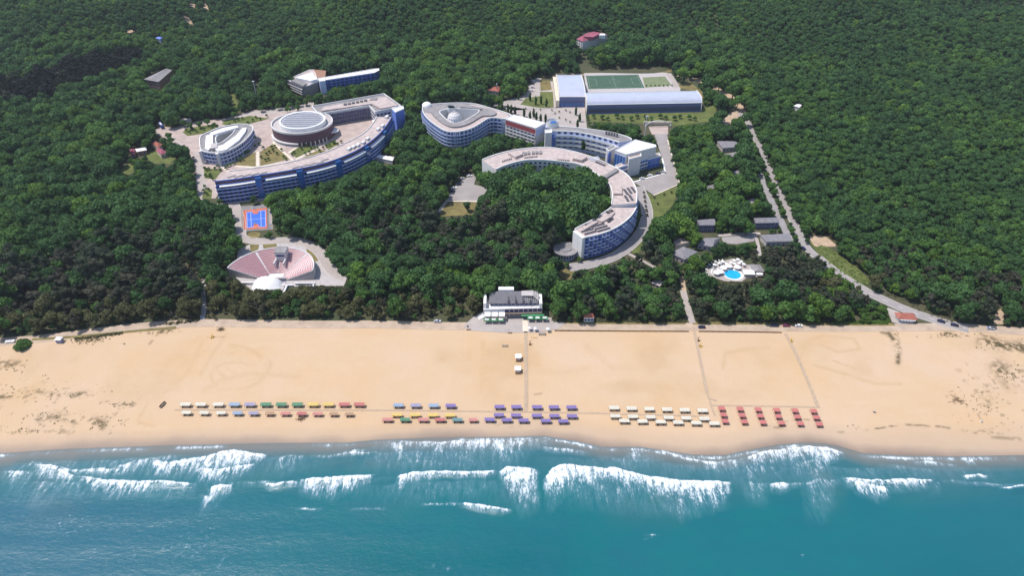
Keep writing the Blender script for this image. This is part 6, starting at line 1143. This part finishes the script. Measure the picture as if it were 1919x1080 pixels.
AREAS = [(150,'near the round bush at the beach\'s left end'),(290,'behind the dune strip at the left'),(385,'left of the sandy gap below the amphitheatre'),(560,'below the amphitheatre stage'),(720,'right of the amphitheatre yard'),(895,'left of the beach restaurant'),(1035,'behind the beach restaurant'),(1160,'between the restaurant and the seaside hut'),(1290,'left of the white footpath'),(1440,'below the oval pool'),(1560,'below the dirt clearing'),(1690,'in the corner of the access road'),(1800,'beyond the access road junction'),(2500,'at the far right end of the promenade')]
KN = {0:'dark green broadleaf tree',1:'mid green broadleaf tree',2:'bright green broadleaf tree',3:'olive green bushy tree',4:'dark pine',5:'brownish pine',6:'pine with painted-in cloud shade'}
TSRC = {}
for i in np.nonzero(ind)[0]:
    pine = mi[i] >= 4; ar_ = next(t_ for lim, t_ in AREAS if u[i] < lim); row = 'at the front' if P_[i, 1]-yroad(P_[i, 0]) < 22 else ('mid-wood' if P_[i, 1]-yroad(P_[i, 0]) < 60 else 'deep inside')
    if v[i] < 300: row, ar_ = 'standing', 'in the dark stand high in the hillside forest' if mi[i] == 6 else 'in the hillside forest above the hotels'
    root = thing('pine_tree' if pine else 'broadleaf_tree', f"{KN[int(mi[i])]} {row} {ar_}", 'pine' if pine else 'tree', (float(P_[i, 0]), float(P_[i, 1]), float(zz[i])), f"{'pines' if pine else 'broadleaf trees'} {row} {ar_}", 0.0)
    root.rotation_euler = (0, 0, float(rot[i])); s_ = float(size[i]); root.scale = (s_, s_, s_*float(.9+.25*(i*7919 % 100)/100)); cm, tm, _ = PROTO[pid[i]]
    a = part('crown', cm, root); t_ = part('trunk', tm, root); TSRC.setdefault(int(pid[i]), (a, t_))
# the rest of the forest: one mass, scattered on points
rest = np.nonzero(~ind)[0]; me = bpy.data.meshes.new('forest'); co = np.stack([P_[rest, 0], P_[rest, 1], zz[rest]], 1).astype(np.float32); me.vertices.add(len(rest)); me.vertices.foreach_set("co", co.ravel())
for nm, ty, val in (('pid', 'INT', pid[rest]), ('siz', 'FLOAT', size[rest]), ('rot', 'FLOAT', rot[rest])):
    at_ = me.attributes.new(nm, ty, 'POINT'); at_.data.foreach_set("value", np.asarray(val, np.int32 if ty == 'INT' else np.float32))
forest = bpy.data.objects.new('forest', me); COL.objects.link(forest); tag(forest, 'dense mixed green forest covering the land behind the beach', None, None, 'stuff')
g = bpy.data.node_groups.new('scatter', 'GeometryNodeTree'); g.interface.new_socket('Geometry', in_out='INPUT', socket_type='NodeSocketGeometry'); g.interface.new_socket('Geometry', in_out='OUTPUT', socket_type='NodeSocketGeometry')
gi = g.nodes.new('NodeGroupInput'); go = g.nodes.new('NodeGroupOutput'); J = g.nodes.new('GeometryNodeJoinGeometry'); g.links.new(J.outputs[0], go.inputs[0])
def named(nm, ty): n_ = g.nodes.new('GeometryNodeInputNamedAttribute'); n_.data_type = ty; n_.inputs[0].default_value = nm; return n_.outputs[0]
aid, asz, art = named('pid', 'INT'), named('siz', 'FLOAT'), named('rot', 'FLOAT'); cr = g.nodes.new('ShaderNodeCombineXYZ'); g.links.new(art, cr.inputs[2])
for p, (ca, ta) in TSRC.items():
    cmp_ = g.nodes.new('FunctionNodeCompare'); cmp_.data_type = 'INT'; cmp_.operation = 'EQUAL'; ins_ = [s_ for s_ in cmp_.inputs if s_.type == 'INT']; g.links.new(aid, ins_[0]); ins_[1].default_value = p
    jj = g.nodes.new('GeometryNodeJoinGeometry')
    for ob in (ca, ta): oi = g.nodes.new('GeometryNodeObjectInfo'); oi.transform_space = 'ORIGINAL'; oi.inputs['Object'].default_value = ob; g.links.new(oi.outputs['Geometry'], jj.inputs[0])
    ip = g.nodes.new('GeometryNodeInstanceOnPoints'); g.links.new(gi.outputs[0], ip.inputs['Points']); g.links.new(cmp_.outputs[0], ip.inputs['Selection']); g.links.new(jj.outputs[0], ip.inputs['Instance']); g.links.new(cr.outputs[0], ip.inputs['Rotation']); g.links.new(asz, ip.inputs['Scale']); g.links.new(ip.outputs[0], J.inputs[0])
mod = forest.modifiers.new('scatter', 'NODES'); mod.node_group = g
print('trees', len(P_), 'individual', int(ind.sum()))
# ---- planted trees and shrubs one can count
pop_c, pop_t = crown_mesh('poplar', 77, LEAF[0]), trunk_mesh('poplar', 77)
def plant(name, label, cat, u, v, s_, cm, tm, group, sz=1.0):
    x, y, z = P(u, v); root = thing(name, label, cat, (x, y, z), group); root.rotation_euler = (0, 0, (u*13+v*7) % 6.28); root.scale = (s_, s_, s_*sz); part('crown', cm, root); part('trunk', tm, root)
for u_, v_ in ((941,208),(952,211),(958,212),(965,215),(982,219),(993,224),(1000,220),(1005,226),(922,203),(1024,200),(1014,195),(1013,229),(972,187),(993,189),(1004,196),(1082,240),(1079,216),(1022,230),(1086,228)): plant('poplar', 'slim dark poplar standing in the paved parking ground between dome hotel and gym hall', 'poplar', u_, v_, .85, pop_c, pop_t, 'poplars of the parking ground')
small_c = crown_mesh('broad', 55, LEAF[3]); red_c = small_c.copy(); red_c.materials[0] = MATS['needle_brown']; br_c = small_c.copy(); br_c.materials[0] = MATS['leaf_mid']; pt_ = trunk_mesh('broad', 55)
for k, (lab, grp, pts, s_, cm) in enumerate((
 ('small round reddish street tree in the row along the campus road', 'street trees of the campus road', [(363.5+.55*i, 298+6.6*i) for i in range(10)], .30, red_c),
 ('small shrub on the gardens between blue crescent and drum hall', 'garden shrubs of the campus', [(470,271),(478,276),(486,272),(494,279),(505,287),(512,284),(500,291),(520,290),(528,283),(566,281),(575,275),(583,279),(470,266),(474,270),(600,285),(618,274),(628,268),(633,272),(640,268),(462,287),(452,296),(445,302),(432,311),(424,318),(414,321),(409,314),(395,330),(388,320),(400,338),(455,224),(480,222),(500,219),(465,232),(430,236),(460,290),(464,288),(468,286),(450,303),(456,301),(438,309),(428,313),(490,297),(498,302),(504,300),(510,278),(516,276),(532,296),(536,300),(548,292),(552,288),(572,290),(580,287),(590,281),(596,279),(606,279),(612,276),(626,270),(384,318),(392,319),(404,318),(386,331),(394,333),(382,360),(388,366),(392,358),(384,352),(350,246),(356,250),(362,244),(368,248),(382,244),(396,240),(408,238),(440,229),(446,226),(488,225),(474,227)], .40, br_c),
 ('small round tree in a line below the training pitch', 'trees below the training pitch', [(1211+8*i, 161.5) for i in range(7)], .24, br_c),
 ('small leafy tree in the line at the sports hall\'s foot', 'trees along the foot of the sports hall', [(1112+13.5*i+3*(i % 2), 222+2*(i % 3)) for i in range(15)], .62, br_c),
 ('low shrub beside the ring road lawn', 'shrubs beside the ring road', [(1206+1.2*i, 363+8.5*i) for i in range(6)]+[(1226,372),(1232,384),(1244,366),(1258,362)], .30, small_c),
 ('small tree on the paved strips of the parking ground', 'small trees of the parking ground', [(985,205),(1000,206),(1013,207),(1034,208),(1048,211),(1060,208),(1068,212),(1048,222),(1060,226),(1068,230),(1040,214)], .28, br_c),
 ('low bushy shrub at the gap in the front of the wood', 'shrubs at the sandy gap', [(352,588),(362,580),(372,592),(345,595),(392,596),(404,600)], .34, small_c),
 ('broad leafy tree along the campus top road', 'trees along the campus top road', [(440,222),(470,203),(480,198),(498,205),(505,198),(515,196),(530,200),(540,188),(552,197),(330,232),(345,238),(358,243),(376,240),(390,236),(403,243),(318,262),(322,270),(424,214),(432,212),(446,214),(452,207),(462,200),(456,194),(490,210),(484,202),(508,204),(522,206),(516,196),(526,192),(534,194),(545,204),(552,190),(560,200),(566,192),(574,198),(580,190),(540,212),(558,208),(470,262),(476,266)], .95, br_c))):
    for u_, v_ in pts: plant('shrub' if 'shrub' in lab else 'small_tree', lab, 'shrub' if 'shrub' in lab else 'tree', u_, v_, s_*(.85+.3*((u_*31+v_*17) % 1)), cm, pt_, grp, .9)
bush_c = crown_mesh('bush', 66, LEAF[1], 90); plant('round_bush', 'single round green bush standing on the sand at the beach\'s left end', 'bush', 44, 650, 1.35, bush_c, trunk_mesh('bush', 66), None, 1.0)
plant('lawn_tree', 'lone leafy tree with dark shade on the clearing lawn', 'tree', 876, 396, .85, crown_mesh('broad', 67, LEAF[0]), pt_, None); plant('lawn_tree', 'dark tree at the left edge of the parking clearing', 'tree', 836, 372, .72, crown_mesh('broad', 68, LEAF[4]), pt_, None)
plant('wing_tree', 'dark round tree on the crescent roof line in front of the balcony wing', 'tree', 1092, 292, .60, crown_mesh('broad', 69, LEAF[0]), pt_, None, 2.6)
# ---- dune plants: uncountable tufts
rnd = random.Random(8); b = MB()
def tuft(x, y, z, s_):
    for _ in range(7): a = rnd.uniform(0, 6.28); d = Vector((math.cos(a), math.sin(a), rnd.uniform(.5, 1.4)))*s_; p = Vector((x+rnd.gauss(0, .3)*s_, y+rnd.gauss(0, .3)*s_, z-.05)); n_ = Vector((-math.sin(a), math.cos(a), 0))*s_*.28; b.add([p-n_, p+n_, p+d], [(0,1,2)])
for cu, cv, du, dv, n_ in ((60,738,70,16,60),(140,740,50,6,50),(100,782,60,14,90),(190,795,45,12,80),(225,758,28,5,40),(20,690,25,12,45),(40,808,40,6,40),(160,640,30,5,90),(300,622,35,4,50),(1880,648,45,8,120),(1890,700,35,16,110),(1830,740,40,30,50),(1790,630,50,4,60),(1682,645,6,20,50),(1850,760,30,25,50),(1770,628,15,3,30),(1600,800,50,5,10),(88,705,8,3,8),(230,645,4,2,6)):
    for _ in range(int(n_*.6)):
        uu, vv = cu+rnd.gauss(0, .55)*du, cv+rnd.gauss(0, .55)*dv; x, y, z = P(uu, vv)
        if float(y-yshore(x)) > 12: tuft(x, y, z, rnd.uniform(.2, .55))
o = b.build('dune_grass', 'leaf_olive'); tag(o, 'scattered low dune grass tufts on the sand', None, None, 'stuff')
b = MB()
for _ in range(420): uu = rnd.uniform(140, 230); vv = np.interp(uu, [140, 230], [634, 623])+abs(rnd.gauss(0, 1))*(5.5-4.2*abs(uu-172)/58); x, y, z = P(uu, vv); leafy(b, (x, y, z+.2), rnd.uniform(.2, .6), 6, rnd, .5, .2)
o = b.build('creeping_shrubs', 'leaf_olive'); tag(o, 'creeping green shrubs along the sandy track', None, None, 'stuff')

def scrub(name, label, polys, mat, n_, seed, r_=.7):
    rnd = random.Random(seed); b = MB()
    for poly in polys:
        us = [p[0] for p in poly]; vs_ = [p[1] for p in poly]; k = 0
        while k < n_:
            uu, vv = rnd.uniform(min(us), max(us)), rnd.uniform(min(vs_), max(vs_)); k += 1
            if inpoly(np.array([uu]), np.array([vv]), poly)[0]: x, y, z = P(uu, vv); q = r_*rnd.uniform(.5, 1.5); leafy(b, (x, y, z+q*.4), q, 9, rnd, .7, .26)
    o = b.build(name, mat); tag(o, label, None, None, 'stuff')
scrub('roadside_scrub', 'low bright green scrub along the access road verge', [[(1530,452),(1575,480),(1605,503),(1634,532),(1612,538),(1560,503),(1535,478)],[(1640,600),(1660,588),(1668,604),(1640,607)],[(1560,604),(1660,602),(1664,608),(1560,607)]], 'leaf_bright', 420, 21)
scrub('dry_scrub', 'low olive scrub on the dry verges beside roads and clearings', [[(1650,548),(1668,546),(1722,574),(1768,590),(1805,606),(1775,604),(1700,576)],[(1035,595),(1092,597),(1092,604),(1035,604)],[(1120,597),(1285,597),(1285,605),(1120,605)],[(1302,598),(1550,600),(1550,605),(1302,605)],[(470,545),(560,545),(560,552),(470,552)],[(300,608),(375,598),(375,604),(300,611)],[(560,536),(640,538),(640,545),(560,545)],[(1320,521),(1340,526),(1390,530),(1428,524),(1428,530),(1340,534)]], 'leaf_olive', 300, 22)
# ---- the air: even pale haze in one closed box round the camera and everything built
b = MB(); b.prism([(-1700,-800),(1700,-800),(1700,2800),(-1700,2800)], -12, 300, bottom=True); o = b.build('haze', 'white'); tag(o, kind='stuff')
hm = bpy.data.materials.new('haze'); hm.use_nodes = True; hn = hm.node_tree; hn.nodes.clear(); ho = hn.nodes.new('ShaderNodeOutputMaterial'); hv = hn.nodes.new('ShaderNodeVolumePrincipled')
hv.inputs['Color'].default_value = (.80,.88,1.0,1); hv.inputs['Density'].default_value = .00006; hv.inputs['Anisotropy'].default_value = .2; hn.links.new(hv.outputs[0], ho.inputs['Volume']); o.data.materials[0] = hm
